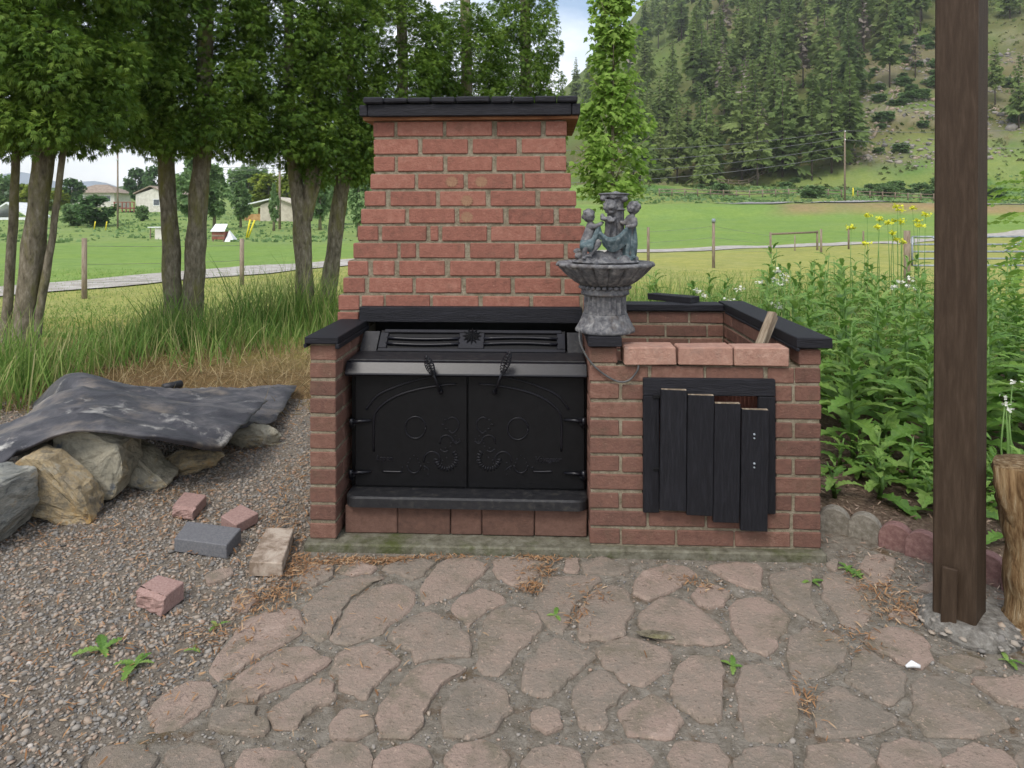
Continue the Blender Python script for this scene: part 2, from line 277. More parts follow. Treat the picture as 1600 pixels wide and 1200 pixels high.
# terrain: cover colour per vertex (kind of ground), broken up by fine noise
def terrain_mat():
    m = bpy.data.materials.new('ground_cover'); m.use_nodes = True; N = m.node_tree.nodes; Lk = m.node_tree.links
    b = N['Principled BSDF']; b.inputs['Roughness'].default_value = 1; b.inputs['Specular IOR Level'].default_value = .08
    at_ = N.new('ShaderNodeAttribute'); at_.attribute_name = 'cover'
    tc = N.new('ShaderNodeTexCoord'); col = at_.outputs['Color']
    for s, lo, hi, cmul in ((.35, .35, .7, (1.22, 1.12, .9)), (2.2, .35, .68, (.70, .78, .62)), (14, .4, .66, (1.3, 1.22, 1.15)), (.09, .4, .65, (.86, .93, .85))):
        nz = N.new('ShaderNodeTexNoise'); nz.inputs['Scale'].default_value = s; nz.inputs['Detail'].default_value = 8; nz.inputs['Roughness'].default_value = .7
        Lk.new(tc.outputs['Object'], nz.inputs['Vector']); mr = N.new('ShaderNodeMapRange'); mr.inputs[1].default_value = lo; mr.inputs[2].default_value = hi
        Lk.new(nz.outputs['Fac'], mr.inputs[0]); mu = N.new('ShaderNodeMixRGB'); mu.blend_type = 'MULTIPLY'; mu.inputs[2].default_value = (*cmul, 1)
        Lk.new(mr.outputs[0], mu.inputs[0]); Lk.new(col, mu.inputs[1]); col = mu.outputs[0]
    Lk.new(col, b.inputs['Base Color'])
    nb = N.new('ShaderNodeTexNoise'); nb.inputs['Scale'].default_value = 9; nb.inputs['Detail'].default_value = 9; Lk.new(tc.outputs['Object'], nb.inputs['Vector'])
    bp = N.new('ShaderNodeBump'); bp.inputs['Strength'].default_value = .6; bp.inputs['Distance'].default_value = .06; Lk.new(nb.outputs['Fac'], bp.inputs['Height']); Lk.new(bp.outputs[0], b.inputs['Normal'])
    return m
M['ground'] = terrain_mat()

# ------------------------------------------------------------------ terrain
def sstep(a, b, x):
    t = np.clip((x - a) / (b - a), 0, 1); return t * t * (3 - 2 * t)
_hn = [(RNG.uniform(0, 6.3), RNG.uniform(0, 6.3), RNG.uniform(0, 6.3)) for _ in range(8)]
def wav(x, y, L):
    s = 0
    for i, (a, b, c) in enumerate(_hn):
        k = 2 * math.pi / L * (1 + .37 * i); s = s + np.sin(x * k * math.cos(a) + y * k * math.sin(a) + b) / (1 + i)
    return s / 2.2
def gz(x, y):
    x = np.asarray(x, float); y = np.asarray(y, float)
    zr = np.interp(y, [-10, 7, 12, 45, 74, 79, 88, 112, 160, 900], [0, 0, -.3, -.3, 1.1, 2.6, 2.99, 6.4, 9, 12])
    zl = np.interp(y, [-10, 7, 12, 50, 170, 300, 900], [0, 0, -.3, -.25, 3.9, 8, 12])
    k = x / np.maximum(y + 3, 2)
    w = sstep(-.12, .12, k); z = zl * (1 - w) + zr * w
    E = np.interp(k, [-1.2, -.75, -.4, -.2, 0, .075, .19, .4, .75, 1.5], [.03, .03, .04, .06, .11, .19, .345, .46, .54, .6])
    E = E * (1 + .05 * np.sin(k * 23 + 1))
    rise = np.minimum(np.maximum(y - np.interp(k, [-.3, .1, .5, .8], [230, 130, 108, 100]), 0), 330)
    z = z + E * rise * 1.22
    z = z + wav(x, y, 55) * np.interp(y, [40, 110, 300], [0, .5, 4]) + wav(x, y, 9) * np.interp(y, [9, 20, 60], [0, .05, .12])
    return z
def gz1(x, y): return float(gz(x, y))

def build_ground():
    ys = np.concatenate([np.arange(-6, 5, .8), np.arange(5, 30, .5), np.arange(30, 130, 1.6), np.arange(130, 460, 5), np.linspace(470, 900, 16)])
    ks = np.concatenate([np.linspace(-2.6, -.95, 24), np.linspace(-.94, 1.05, 240), np.linspace(1.07, 2.6, 24)])
    Yg, Kg = np.meshgrid(ys, ks, indexing='ij'); Xg = Kg * (Yg + 8)
    Z = gz(Xg, Yg); V = np.stack([Xg, Yg, Z], -1).reshape(-1, 3)
    r, c = Yg.shape; idx = np.arange(r * c).reshape(r, c)
    a, b, d, e = idx[:-1, :-1], idx[:-1, 1:], idx[1:, 1:], idx[1:, :-1]
    T = np.concatenate([np.stack([a, b, d], -1).reshape(-1, 3), np.stack([a, d, e], -1).reshape(-1, 3)])
    me = npmesh('ground', V, T, M['ground'], True)
    x, y = V[:, 0], V[:, 1]; k = x / np.maximum(y, 2)
    C = np.tile(np.array([.13, .085, .05]), (len(V), 1))
    def lay(col, w): 
        nonlocal C
        w = np.clip(w, 0, 1)[:, None]; C = C * (1 - w) + np.array(col) * w
    n1 = wav(x, y, 6); n2 = wav(x, y, 40); n3 = wav(x + 7, y, 17)
    lay((.22, .21, .075), sstep(5.2, 7.5, y + .5 * n1))                    # rough grass under the trees
    lay((.27, .275, .105), sstep(8.5, 11, y + .6 * n1))                   # mown strip
    drive_y = np.interp(x, [-14, -10.5, -5.8, 6.1, 24, 60], [10, 14.4, 24.4, 31, 43, 66])
    lay((.165, .25, .078), sstep(0, 3, y - drive_y + n1))                    # bright pasture
    lay((.215, .275, .095), sstep(.25, 1.1, n2) * (y > 30) * .7)
    lay((.18, .245, .095), sstep(36, 44, y + 3 * n2) * (k < -.05))           # longer grass, left meadow
    lay((.15, .225, .08), sstep(.1, .8, n3) * (y > 44) * (k < 0) * .8)
    soil = sstep(75, 77, y) * (1 - sstep(84, 87, y)) * sstep(.36, .42, k + .02 * n3)
    lay((.27, .18, .125), soil * (.75 + .3 * n3))
    lay((.17, .215, .08), sstep(86, 89, y) * (k > .1))
    lay((.095, .175, .052), sstep(92, 96, y) * sstep(-.1, .6, n3) * (k > .1))
    lay((.105, .10, .05), sstep(112, 122, y + 4 * n3) * (k > .0))          # forest floor
    lay((.11, .16, .05), sstep(112, 130, y) * sstep(0, .7, n2 + .35 * n3) * (k > .0))
    lay((.105, .145, .045), sstep(150, 190, y) * sstep(.3, .22, k) * (k > .05) * .7)
    scree = sstep(108, 118, y) * (1 - sstep(150, 185, y)) * sstep(.44, .52, k) 
    lay((.19, .165, .13), scree * .8 * sstep(-.2, .5, n3 + .5 * n1))
    lay((.12, .155, .055), sstep(150, 190, y) * sstep(.50, .58, k) * .8)
    lay((.06, .10, .04), sstep(230, 280, y) * (k < .0))
    ca = me.color_attributes.new('cover', 'FLOAT_COLOR', 'POINT')
    ca.data.foreach_set('color', np.concatenate([C, np.ones((len(C), 1))], 1).astype(np.float32).ravel())
    return tag(link('ground', me), kind='structure')
build_ground()

def strip(name, line, half, z, material):
    "a road-like strip along a world polyline following the terrain"
    P = smoothline(line, 14); V, Fc = [], []
    for i, p in enumerate(P):
        t = P[min(i + 1, len(P) - 1)] - P[max(i - 1, 0)]; t = t / np.hypot(*t); nrm = np.array([-t[1], t[0]])
        for s in (-1, -.5, 0, .5, 1):
            hw = half * s * (1 + .12 * math.sin(i * 1.3 + s)); q = p + nrm * hw; V.append((q[0], q[1], gz1(q[0], q[1]) + z))
    for i in range(len(P) - 1):
        for j in range(4): Fc.append((i * 5 + j, (i + 1) * 5 + j, (i + 1) * 5 + j + 1, i * 5 + j + 1))
    return tag(link(name, pymesh(name, V, Fc, material)), kind='structure')
strip('driveway', [(-16, 9), (-10.5, 14.4), (-5.8, 23.2), (0, 28), (6.1, 31.5), (24, 43), (44, 56)], 1.15, .03, M['drive'])
strip('road', [(26, 86.5), (40, 87.5), (60, 87.5), (90, 84), (120, 78)], 1.5, .14, M['asphalt'])
strip('road', [(50, 60), (58, 68), (70, 76), (92, 80)], 2.6, .12, M['asphalt'])

# far hills to the left, blue with distance haze put into their colour
def far_hills():
    V, Fc = [], []; n = 60
    for i in range(n):
        x = -1700 + i * 30
        h = 62 + 62 * math.exp(-((x + 1290) / 200) ** 2) + 12 * math.sin(x * .011) + 7 * math.sin(x * .035)
        V += [(x, 1500, -20), (x, 1560 + h * .5, h * .55), (x, 1700, h), (x, 2100, -20)]
    for i in range(n - 1):
        for j in range(3): Fc.append((i * 4 + j, i * 4 + 4 + j, i * 4 + 5 + j, i * 4 + 1 + j))
    tag(link('hills', pymesh('hills', V, Fc, M['far_hill'], True)), kind='structure')
far_hills()

# ------------------------------------------------------------------ yard sheets
def sheet(name, pxs, z, material):
    V = [gp(*p) if len(p) == 2 else Vector((p[0], p[1], 0)) for p in pxs]
    bm = bmesh.new(); vs_ = [bm.verts.new((v.x, v.y, z)) for v in V]; bm.faces.new(vs_)
    bmesh.ops.triangulate(bm, faces=bm.faces[:])
    bm.faces.ensure_lookup_table(); bm.normal_update()
    if bm.faces[0].normal.z < 0: bmesh.ops.reverse_faces(bm, faces=bm.faces[:])
    return tag(link(name, bm_mesh(name, bm, material)), kind='structure')
PATIO = [(90, 1300), (180, 1200), (236, 1104), (300, 1066), (330, 1042), (372, 978), (400, 955), (455, 915), (468, 882), (480, 850), (800, 850), (1290, 815), (1345, 838), (1440, 872), (1520, 915), (1700, 985), (2000, 1300)]
sheet('gravel_yard', [(-6, .5, 0), (2.2, .5, 0), (2.2, 2.3, 0), (-.5, 2.75, 0), (-.8, 4.35, 0), (-1.2, 4.7, 0), (-2.4, 4.75, 0), (-3.2, 4.4, 0), (-6, 4.2, 0)], .004, M['gravel_base'])
patio = sheet('patio', PATIO, .008, M['patio_dirt'])
sheet('mulch_bed', [(1.06, 2.62, 0), (1.30, 2.66, 0), (1.56, 2.36, 0), (1.75, 2.2, 0), (4, 1.9, 0), (6, 6, 0), (1.0, 6, 0)], .003, M['mulch'])

FLAGS = [
 [(478,955),(492,938),(520,915),(560,908),(597,908),(578,922),(548,940),(530,966),(520,992),(502,1005),(488,996),(478,978)],
 [(596,920),(628,919),(646,928),(646,944),(637,958),(614,979),(591,996),(557,1008),(525,1011),(523,999),(532,981),(550,951),(573,931)],
 [(598,894),(619,885),(660,879),(680,885),(664,901),(646,911),(635,907),(616,900)],
 [(703,881),(728,879),(763,890),(751,903),(728,924),(701,938),(669,949),(661,942),(660,924),(669,906),(685,891)],
 [(773,882),(808,876),(842,881),(856,890),(838,906),(820,928),(797,917),(781,909),(773,894)],
 [(705,954),(728,935),(758,926),(785,938),(793,948),(763,958),(747,970),(735,984),(719,970)],
 [(607,1007),(623,988),(642,972),(671,965),(692,974),(719,986),(731,1006),(729,1031),(701,1029),(678,1032),(648,1039),(640,1024),(630,1016)],
 [(753,979),(774,960),(808,956),(836,967),(845,988),(829,1006),(813,1018),(801,1038),(788,1060),(749,1055),(749,1020)],
 [(519,1059),(525,1036),(546,1020),(591,1017),(626,1041),(612,1056),(589,1075),(573,1100),(557,1093),(532,1080),(527,1068)],
 [(591,1118),(614,1088),(646,1054),(683,1047),(721,1051),(710,1065),(687,1081),(673,1102),(667,1122),(662,1140),(637,1157),(598,1157)],
 [(691,1122),(699,1102),(719,1084),(742,1070),(778,1075),(788,1097),(799,1115),(781,1132),(774,1148),(728,1161),(694,1154)],
 [(518,1132),(537,1120),(568,1122),(585,1132),(583,1148),(557,1164),(518,1161)],
 [(328,1054),(346,1029),(369,997),(390,974),(419,965),(458,960),(472,979),(467,995),(442,1013),(405,1031),(376,1049),(358,1065),(344,1063)],
 [(355,1102),(360,1079),(374,1061),(405,1043),(447,1020),(474,1018),(513,1038),(499,1052),(463,1070),(410,1095),(378,1102),(358,1108)],
 [(425,1116),(451,1100),(469,1084),(499,1068),(515,1077),(524,1095),(516,1107),(492,1113),(469,1129),(463,1145),(428,1143)],
 [(337,1125),(364,1113),(399,1111),(403,1123),(415,1141),(405,1157),(348,1157),(332,1139)],
 [(241,1107),(264,1091),(298,1072),(326,1075),(337,1088),(328,1107),(310,1120),(275,1145),(246,1148),(234,1123)],
 [(465,915),(479,894),(497,889),(522,894),(518,908),(497,918),(472,924)],
 [(319,905),(337,897),(360,892),(364,903),(339,916),(326,915)],
 [(360,944),(376,935),(396,931),(403,947),(383,960),(369,958)],
 [(532,901),(534,885),(557,881),(575,885),(592,894),(578,902),(550,904)],
 [(837,947),(846,928),(868,908),(903,903),(939,908),(932,919),(914,935),(898,951),(887,974),(880,995),(862,988),(848,970)],
 [(914,947),(932,928),(955,922),(980,931),(990,951),(983,974),(974,997),(942,1006),(905,1004),(907,974)],
 [(990,919),(1006,899),(1037,889),(1074,892),(1088,903),(1063,919),(1042,933),(1010,942),(992,935)],
 [(884,899),(884,881),(905,877),(907,899)],
 [(911,885),(937,877),(964,885),(983,897),(964,903),(937,901),(914,901)],
 [(1001,970),(1024,947),(1049,941),(1074,951),(1104,967),(1124,988),(1136,1008),(1097,1013),(1063,1015),(1017,998),(1001,985)],
 [(935,1029),(948,1011),(978,1003),(1005,1008),(1049,1029),(1042,1054),(1024,1065),(1005,1077),(974,1068),(951,1052)],
 [(814,1065),(830,1038),(850,1011),(875,1008),(926,1029),(919,1047),(891,1070),(868,1089),(841,1095),(816,1084)],
 [(898,1084),(921,1058),(946,1056),(978,1081),(967,1100),(953,1111),(946,1139),(910,1148),(896,1111)],
 [(834,1123),(855,1116),(871,1125),(878,1145),(850,1157),(830,1145)],
 [(1053,1072),(1063,1045),(1081,1036),(1127,1036),(1129,1059),(1125,1100),(1127,1134),(1087,1130),(1055,1107),(1050,1088)],
 [(969,1129),(990,1107),(1024,1097),(1053,1113),(1068,1134),(1051,1157),(983,1157)],
 [(1139,956),(1155,942),(1187,940),(1210,949),(1233,974),(1219,997),(1210,1015),(1198,1031),(1173,1020),(1155,1002),(1144,979)],
 [(1080,938),(1093,924),(1118,922),(1141,933),(1128,951),(1109,956),(1091,949)],
 [(1105,892),(1141,885),(1187,888),(1189,928),(1164,922),(1130,908)],
 [(1201,908),(1224,899),(1267,894),(1269,917),(1272,951),(1285,979),(1262,970),(1237,958),(1210,933)],
 [(1285,924),(1287,905),(1306,903),(1340,917),(1361,931),(1358,958),(1347,983),(1329,990),(1310,970),(1292,944)],
 [(1233,1020),(1242,997),(1262,988),(1299,995),(1324,1015),(1313,1041),(1299,1057),(1267,1068),(1239,1056),(1230,1040)],
 [(1153,1072),(1164,1049),(1196,1047),(1224,1059),(1239,1081),(1249,1102),(1244,1132),(1233,1157),(1164,1157),(1155,1123)],
 [(1274,1123),(1285,1093),(1313,1079),(1335,1095),(1370,1115),(1402,1131),(1370,1157),(1278,1157)],
 [(1324,1070),(1331,1043),(1340,1026),(1354,1022),(1386,1045),(1418,1063),(1405,1088),(1402,1111),(1368,1098),(1343,1084)],
 [(1343,1006),(1368,992),(1398,988),(1434,999),(1450,1015),(1457,1041),(1436,1051),(1409,1042),(1382,1027),(1356,1016)],
 [(1340,897),(1352,876),(1377,871),(1400,881),(1391,906),(1386,919),(1359,917)],
 [(1423,1100),(1434,1072),(1464,1063),(1491,1070),(1523,1093),(1548,1118),(1569,1139),(1537,1157),(1457,1157),(1429,1134)],
 [(1519,1070),(1560,1068),(1600,1065),(1627,1088),(1610,1113),(1566,1104),(1537,1086)],
 [(1468,1034),(1491,1027),(1535,1038),(1537,1052),(1509,1054),(1491,1052),(1471,1040)],
 [(1388,967),(1404,958),(1430,965),(1427,979),(1409,979)],
 [(1430,926),(1450,917),(1468,915),(1468,940),(1452,935)],
 [(1290,890),(1299,881),(1311,885),(1306,898)]]
for i, xx in enumerate(range(190, 1680, 112)):      # the paving runs on below the photograph's edge
    c = (xx + rnd.uniform(-8, 8), 1199 + rnd.uniform(-8, 8)); FLAGS.append([(c[0] + 54 * math.cos(a) * rnd.uniform(.85, 1.05), c[1] + 31 * math.sin(a) * rnd.uniform(.8, 1.05)) for a in np.linspace(0, 6.283, 9)[:-1]])
FLAG_W = []
for i, poly in enumerate(FLAGS):
    P = [gp(*p) for p in poly]; P = [np.array((p.x, p.y)) for p in P]; FLAG_W.append(np.array(P))
    for _ in range(2):     # round the corners
        P = [q for j in range(len(P)) for q in (P[j] * .86 + P[(j + 1) % len(P)] * .14, P[j] * .14 + P[(j + 1) % len(P)] * .86)]
    c0 = sum(P) / len(P); P = [c0 + (p - c0) * 1.075 for p in P]
    P = [p + np.array([mnoise.noise(Vector((p[0] * 26, p[1] * 26, i))), mnoise.noise(Vector((p[0] * 26, p[1] * 26, i + 50)))]) * .016 for p in P]
    c = sum(P) / len(P); n = len(P); h = .008 + rnd.uniform(.005, .013); tx, ty = rnd.uniform(-.012, .012), rnd.uniform(-.012, .012)
    V = []; 
    for ins, zz in ((1.0, 0.0), (1.0, h * .6), (.955, h * .93), (.88, h)):
        for j, p in enumerate(P):
            q = c + (p - c) * ins; d = q - c
            V.append((d[0], d[1], zz + (d[0] * tx + d[1] * ty + .002 * mnoise.noise(Vector((q[0] * 20, q[1] * 20, 3))) if zz else 0)))
    Fc = [(r * n + j, r * n + (j + 1) % n, (r + 1) * n + (j + 1) % n, (r + 1) * n + j) for r in range(3) for j in range(n)]
    Fc.append(tuple(3 * n + j for j in range(n)))
    if (P[1] - c)[0] * (P[0] - c)[1] - (P[1] - c)[1] * (P[0] - c)[0] > 0: Fc = [tuple(reversed(f)) for f in Fc]
    link('flagstone', pymesh('flagstone', V, Fc, M['flag'], False), patio, (c[0], c[1], .0))

def inpoly(x, y, poly):
    x = np.asarray(x); y = np.asarray(y); ins = np.zeros(x.shape, bool); n = len(poly)
    for i in range(n):
        (x1, y1), (x2, y2) = poly[i], poly[(i + 1) % n]
        c = ((y1 > y) != (y2 > y)); xi = (x2 - x1) * (y - y1) / (y2 - y1 + 1e-12) + x1; ins ^= c & (x < xi)
    return ins
PATIO_W = [(gp(*p).x, gp(*p).y) for p in PATIO]
def in_flags(x, y):
    r = np.zeros(np.shape(x), bool)
    for P in FLAG_W:
        bb = (x > P[:, 0].min()) & (x < P[:, 0].max()) & (y > P[:, 1].min()) & (y < P[:, 1].max())
        if bb.any(): r[bb] |= inpoly(x[bb], y[bb], [tuple(p) for p in P])
    return r
def ico():
    bm = bmesh.new(); bmesh.ops.create_icosphere(bm, subdivisions=1, radius=1)
    v = np.array([x.co[:] for x in bm.verts]); t = np.array([[q.index for q in f.verts] for f in bm.faces]); bm.free(); return v, t
ICO_V, ICO_T = ico()
def pebbles(name, pos, size, flat=(.5, .25), material=None, label=None, cat='gravel'):
    n = len(pos)
    V, T = scatter(ICO_V, ICO_T, pos, rotm(RNG.uniform(0, 6.28, n), RNG.normal(0, .25, n), RNG.normal(0, .25, n)),
                   np.stack([size, size * RNG.uniform(flat[0], 1, n), size * RNG.uniform(flat[1], .75, n)], 1))
    nv = len(ICO_V); V = V.reshape(n, nv, 3); ctr = V.mean(1, keepdims=True); V = ctr + (V - ctr) * RNG.uniform(.68, 1.25, (n, nv, 1))
    return tag(link(name, npmesh(name, V.reshape(-1, 3), T, material or M['pebble'])), label, cat, kind='stuff')
def gravel():
    n = 92000; y = RNG.uniform(1.45, 4.75, n); x = RNG.uniform(-4.2, -.2, n)
    ok = (x > -.92 * y - .1) & ~inpoly(x, y, PATIO_W)
    thin = wav(x * 6, y * 6, 3.0) * .5 + .5
    ok &= RNG.uniform(0, 1, n) < np.interp(y, [1.4, 3.6, 4.4, 4.75], [1, .95, .5, .1])
    ok &= ~((x > -.80) & (y > 2.52)) 
    x, y = x[ok], y[ok]; s = RNG.lognormal(math.log(.0056), .36, len(x)).clip(.0028, .015)
    pebbles('gravel', np.stack([x, y, .004 + s * .25], 1), s, label='loose grey and brown gravel covering the yard beside the flagstone patio')
    # grit caught in the joints of the paving
    n = 9000; y = RNG.uniform(1.5, 2.55, n); x = RNG.uniform(-1.2, 1.9, n)
    ok = inpoly(x, y, PATIO_W) & ~in_flags(x, y); x, y = x[ok], y[ok]; s = RNG.lognormal(math.log(.0032), .4, len(x)).clip(.0015, .009)
    pebbles('grit', np.stack([x, y, .009 + s * .2], 1), s, label='fine grit lying in the joints between the flagstones')
gravel()

def litter(name, pos, L, material, label, cat):
    "curled dry scraps: bent strips"
    n = len(pos); bv = np.array([(-1, -.09, 0), (-1, .09, 0), (-.3, -.13, .12), (-.3, .13, .14), (.35, -.12, .16), (.35, .12, .12), (1, 0, .0)])
    bt = np.array([(0, 2, 1), (1, 2, 3), (2, 4, 3), (3, 4, 5), (4, 6, 5)])
    V, T = scatter(bv, bt, pos, rotm(RNG.uniform(0, 6.28, n), RNG.normal(0, .3, n), RNG.normal(0, .5, n)), np.stack([L, L * RNG.uniform(.5, 1.6, n), L * RNG.uniform(.3, 1.4, n)], 1))
    return tag(link(name, npmesh(name, V, T, material)), label, cat, kind='stuff')
def litter_all():
    X, Y, Z = [], [], []
    def blob(px, py, sx, sy, n):        # a drift of litter round a place on the ground
        c = gp(px, py); n = int(n * .95); X.append(RNG.normal(c.x, sx * 1.15, n)); Y.append(RNG.normal(c.y, sy * 1.15, n))
    for a in ((475, 870, .035, .10, 380), (455, 815, .04, .12, 380), (470, 740, .06, .2, 360), (470, 895, .06, .03, 300), (575, 884, .06, .014, 300), (530, 884, .06, .016, 220), (615, 882, .03, .012, 150),
              (690, 878, .07, .01, 160), (848, 880, .05, .012, 150), (830, 925, .025, .02, 160), (850, 900, .03, .02, 120), (405, 945, .05, .05, 260), (330, 1000, .05, .03, 140), (440, 930, .04, .05, 260),
              (905, 965, .02, .04, 90), (930, 935, .02, .03, 60), (1075, 915, .03, .02, 60), (1110, 925, .03, .02, 50), (1375, 935, .05, .07, 260), (1410, 960, .05, .05, 200), (1340, 1010, .04, .04, 90),
              (1260, 1100, .02, .05, 90), (240, 830, .25, .12, 480), (150, 850, .3, .12, 420), (270, 780, .08, .05, 220), (350, 710, .1, .08, 300), (420, 660, .12, .25, 380), (300, 1010, .4, .2, 420), (100, 960, .4, .2, 420), (300, 620, .8, .3, 900), (100, 1080, .3, .15, 260)):
        blob(*a)
    n = 3600; yy = RNG.uniform(1.5, 4.3, n); xx = RNG.uniform(-3.6, -.4, n); ok = (wav(xx * 5, yy * 5, 4) > -.25) & ~inpoly(xx, yy, PATIO_W); X.append(xx[ok]); Y.append(yy[ok])
    x = np.concatenate(X); y = np.concatenate(Y); ok = ~((x > -.80) & (x < 1.2) & (y > 2.52 + 0 * x) & (y < 4)); x, y = x[ok], y[ok]
    n = len(x); z = np.where(in_flags(x, y), .021, .014) + RNG.uniform(0, .008, n)
    litter('leaf_litter', np.stack([x, y, z], 1), RNG.uniform(.004, .0145, n), M['litter'], 'orange brown dry cedar litter drifted over gravel and paving joints', 'leaf litter')
    n = 9000; x = RNG.uniform(1.05, 3.4, n); y = RNG.uniform(1.95, 4.2, n)
    ok = ((y > 2.56) | (x > 1.22)) & (RNG.uniform(0, 1, n) < np.interp(x - .55 * (y - 2.2), [.9, 1.25, 2.2], [1, .9, .35])) & ~((x > 1.16) & (y < 2.1)); x, y = x[ok], y[ok]; n = len(x)
    litter('mulch_chips', np.stack([x, y, np.where(inpoly(x, y, PATIO_W), .012, .007) + RNG.uniform(0, .008, n)], 1), RNG.uniform(.005, .017, n), M['chips'], 'brown bark chips and dry stalks on the bed beside the scalloped edging', 'bark mulch')
litter_all()

# ------------------------------------------------------------------ brick barbecue (local frame: u along the front, v back, z up)
BL = Vector((-0.7633, 2.5773, 0)); BA = math.radians(-2.5516); BU = (math.cos(BA), math.sin(BA))
def fp(px, py, v):
    "photo pixel on the barbecue's plane v behind its front -> local (u, z)"
    k = (px - 800) / F; ox = BL.x - v * BU[1]; oy = BL.y + v * BU[0]
    u = (k * oy - ox) / (BU[0] - k * BU[1]); Y = oy + u * BU[1]
    return u, HC - (py - YH) / F * Y
def b2w(u, v, z): return Vector((BL.x + u * BU[0] - v * BU[1], BL.y + u * BU[1] + v * BU[0], z))

bbq = tag(empty('brick_barbecue', BL, BA), 'red brick outdoor fireplace with stepped chimney, black wooden caps and a side bin', 'fireplace')
_bc = {}
def brick(parent, a, b, material=None, name='brick'):
    "one brick between local corners a and b; alike bricks share their mesh"
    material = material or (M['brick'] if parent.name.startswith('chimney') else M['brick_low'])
    s = [round((b[i] - a[i]) / .004) * .004 for i in range(3)]; key = (*[round(q, 3) for q in s], material.name, rnd.randrange(3))
    if key not in _bc:
        bm = box_bm([-q / 2 for q in s], [q / 2 for q in s], .0035, .0012); _bc[key] = bm_mesh('brick', bm, material)
    return link(name, _bc[key], parent, [(a[i] + b[i]) / 2 + rnd.uniform(-.0012, .0012) for i in range(3)], (rnd.uniform(-.004, .004), rnd.uniform(-.004, .004), rnd.uniform(-.006, .006)))

PI_ = .0670; BH = .0575; Z0 = .040
# foundation slab
def slab():
    bm = box_bm((-.015, -.03, -.03), (1.905, 1.25, Z0), .006); 
    return link('slab', bm_mesh('slab', bm, M['concrete']), bbq)
slab()
# --- left pier
pier = box('left_pier', (.004, .004, Z0), (.096, .43, Z0 + 11 * PI_), M['mortar'], bbq, 0)
for i in range(11):
    z = Z0 + .006 + i * PI_
    cuts = [0, .205, .43] if i % 2 == 0 else [0, .10, .305, .43]
    for j in range(len(cuts) - 1):
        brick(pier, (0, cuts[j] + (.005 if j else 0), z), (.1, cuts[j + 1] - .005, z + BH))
# --- bin on the right: four walls, each a mortar core with its bricks
U0, U1, VB = 1.052, 1.894, .975
top = Z0 + 10 * PI_
fw = link('front_wall', pymesh('front_wall', *merge([((lambda A, B: ([(x, y, z) for x in (A[0], B[0]) for y in (A[1], B[1]) for z in (A[2], B[2])], [(0, 1, 3, 2), (4, 6, 7, 5), (0, 4, 5, 1), (2, 3, 7, 6), (0, 2, 6, 4), (1, 5, 7, 3)]))(A, B)) for A, B in
     (((U0 + .005, .0045, Z0), (1.245, .0915, top - .003)), ((1.735, .0045, Z0), (U1 - .005, .0915, top - .003)), ((1.245, .0045, Z0), (1.735, .0915, .195)), ((1.245, .0045, .61), (1.735, .0915, top - .003)),
      ((U0 + .005, .0045, top - .003), (1.15, .0915, top + PI_ - .005)), ((1.82, .0045, top - .003), (U1 - .005, .0915, top + PI_ - .005)))]), M['mortar']), bbq)
def t2u(t): return fp(880 + t / 3.0, 700, 0)[0]
rows = [[(140, 400), (412, 660), (672, 940), (958, 1085), (1090, 1208)]]
for r in range(2, 9): rows.append([(140, 262), (277, 395), (985, 1075), (1087, 1207)] if r % 2 == 0 else [(140, 395), (985, 1207)])
rows += [[(140, 390), (405, 665), (675, 935), (950, 1065), (1080, 1206)], [(140, 265), (275, 525), (535, 800), (805, 1065), (1080, 1206)]]
for r, row in enumerate(rows):
    z = Z0 + .006 + (9 - r) * PI_
    for j, (a, b) in enumerate(row):
        ua = U0 if j == 0 else t2u(a); ub = U1 if j == len(row) - 1 else t2u(b)
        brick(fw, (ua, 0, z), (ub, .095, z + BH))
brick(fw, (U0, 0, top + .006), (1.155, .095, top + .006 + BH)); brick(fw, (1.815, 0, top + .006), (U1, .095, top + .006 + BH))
def side_wall(name, u0, u1, v0, v1, faceu):
    w = box(name, (u0 + .004, v0, Z0), (u1 - .004, v1, Z0 + 11 * PI_ - .002), M['mortar'], bbq, 0)
    for i in range(11):
        z = Z0 + .006 + i * PI_; v = v0 + .004 + (0 if i % 2 else -.10)
        while v < v1 - .03:
            a, b = max(v, v0 + .004), min(v + .2, v1 - .002)
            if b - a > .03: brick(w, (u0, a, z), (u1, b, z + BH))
            v += .21
    return w
side_wall('right_wall', 1.799, U1, .097, 1.075, 1)
side_wall('left_wall', U0, 1.147, .097, .975, -1)
bw = box('back_wall', (1.15, VB + .004, Z0), (1.796, 1.07, Z0 + 11 * PI_ - .002), M['mortar'], bbq, 0)
for i in range(11):
    z = Z0 + .006 + i * PI_; u = 1.15 - (.06 if i % 2 else .15)
    while u < 1.79:
        a, b = max(u, 1.151), min(u + .2, 1.795)
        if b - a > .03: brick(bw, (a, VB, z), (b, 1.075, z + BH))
        u += .21
box('bin_floor', (1.15, .1, .041), (1.796, .97, .06), M['concrete'], bbq, 0)

# --- wooden caps
ct = Z0 + 11 * PI_
def board(name, a, b, parent=bbq, m=None, bev=.003): return box(name, a, b, m or M['dark_wood'], parent, bev, .0012)
lc = board('pier_cap', (-.012, -.025, .782), (.116, .426, .809))
board('cap_trim', (-.016, -.027, .768), (-.004, .424, .7835), lc); board('cap_trim', (.1045, -.027, .764), (.120, .424, .7835), lc)
board('wall_cap', (1.797, -.025, .782), (1.926, 1.085, .819)); board('wall_cap', (1.045, -.027, .782), (1.169, .955, .8165)); board('wall_cap', (1.047, .957, .780), (1.794, 1.087, .8135))
board('cap_trim', (1.7965, -.027, .770), (1.808, .95, .7815)); 

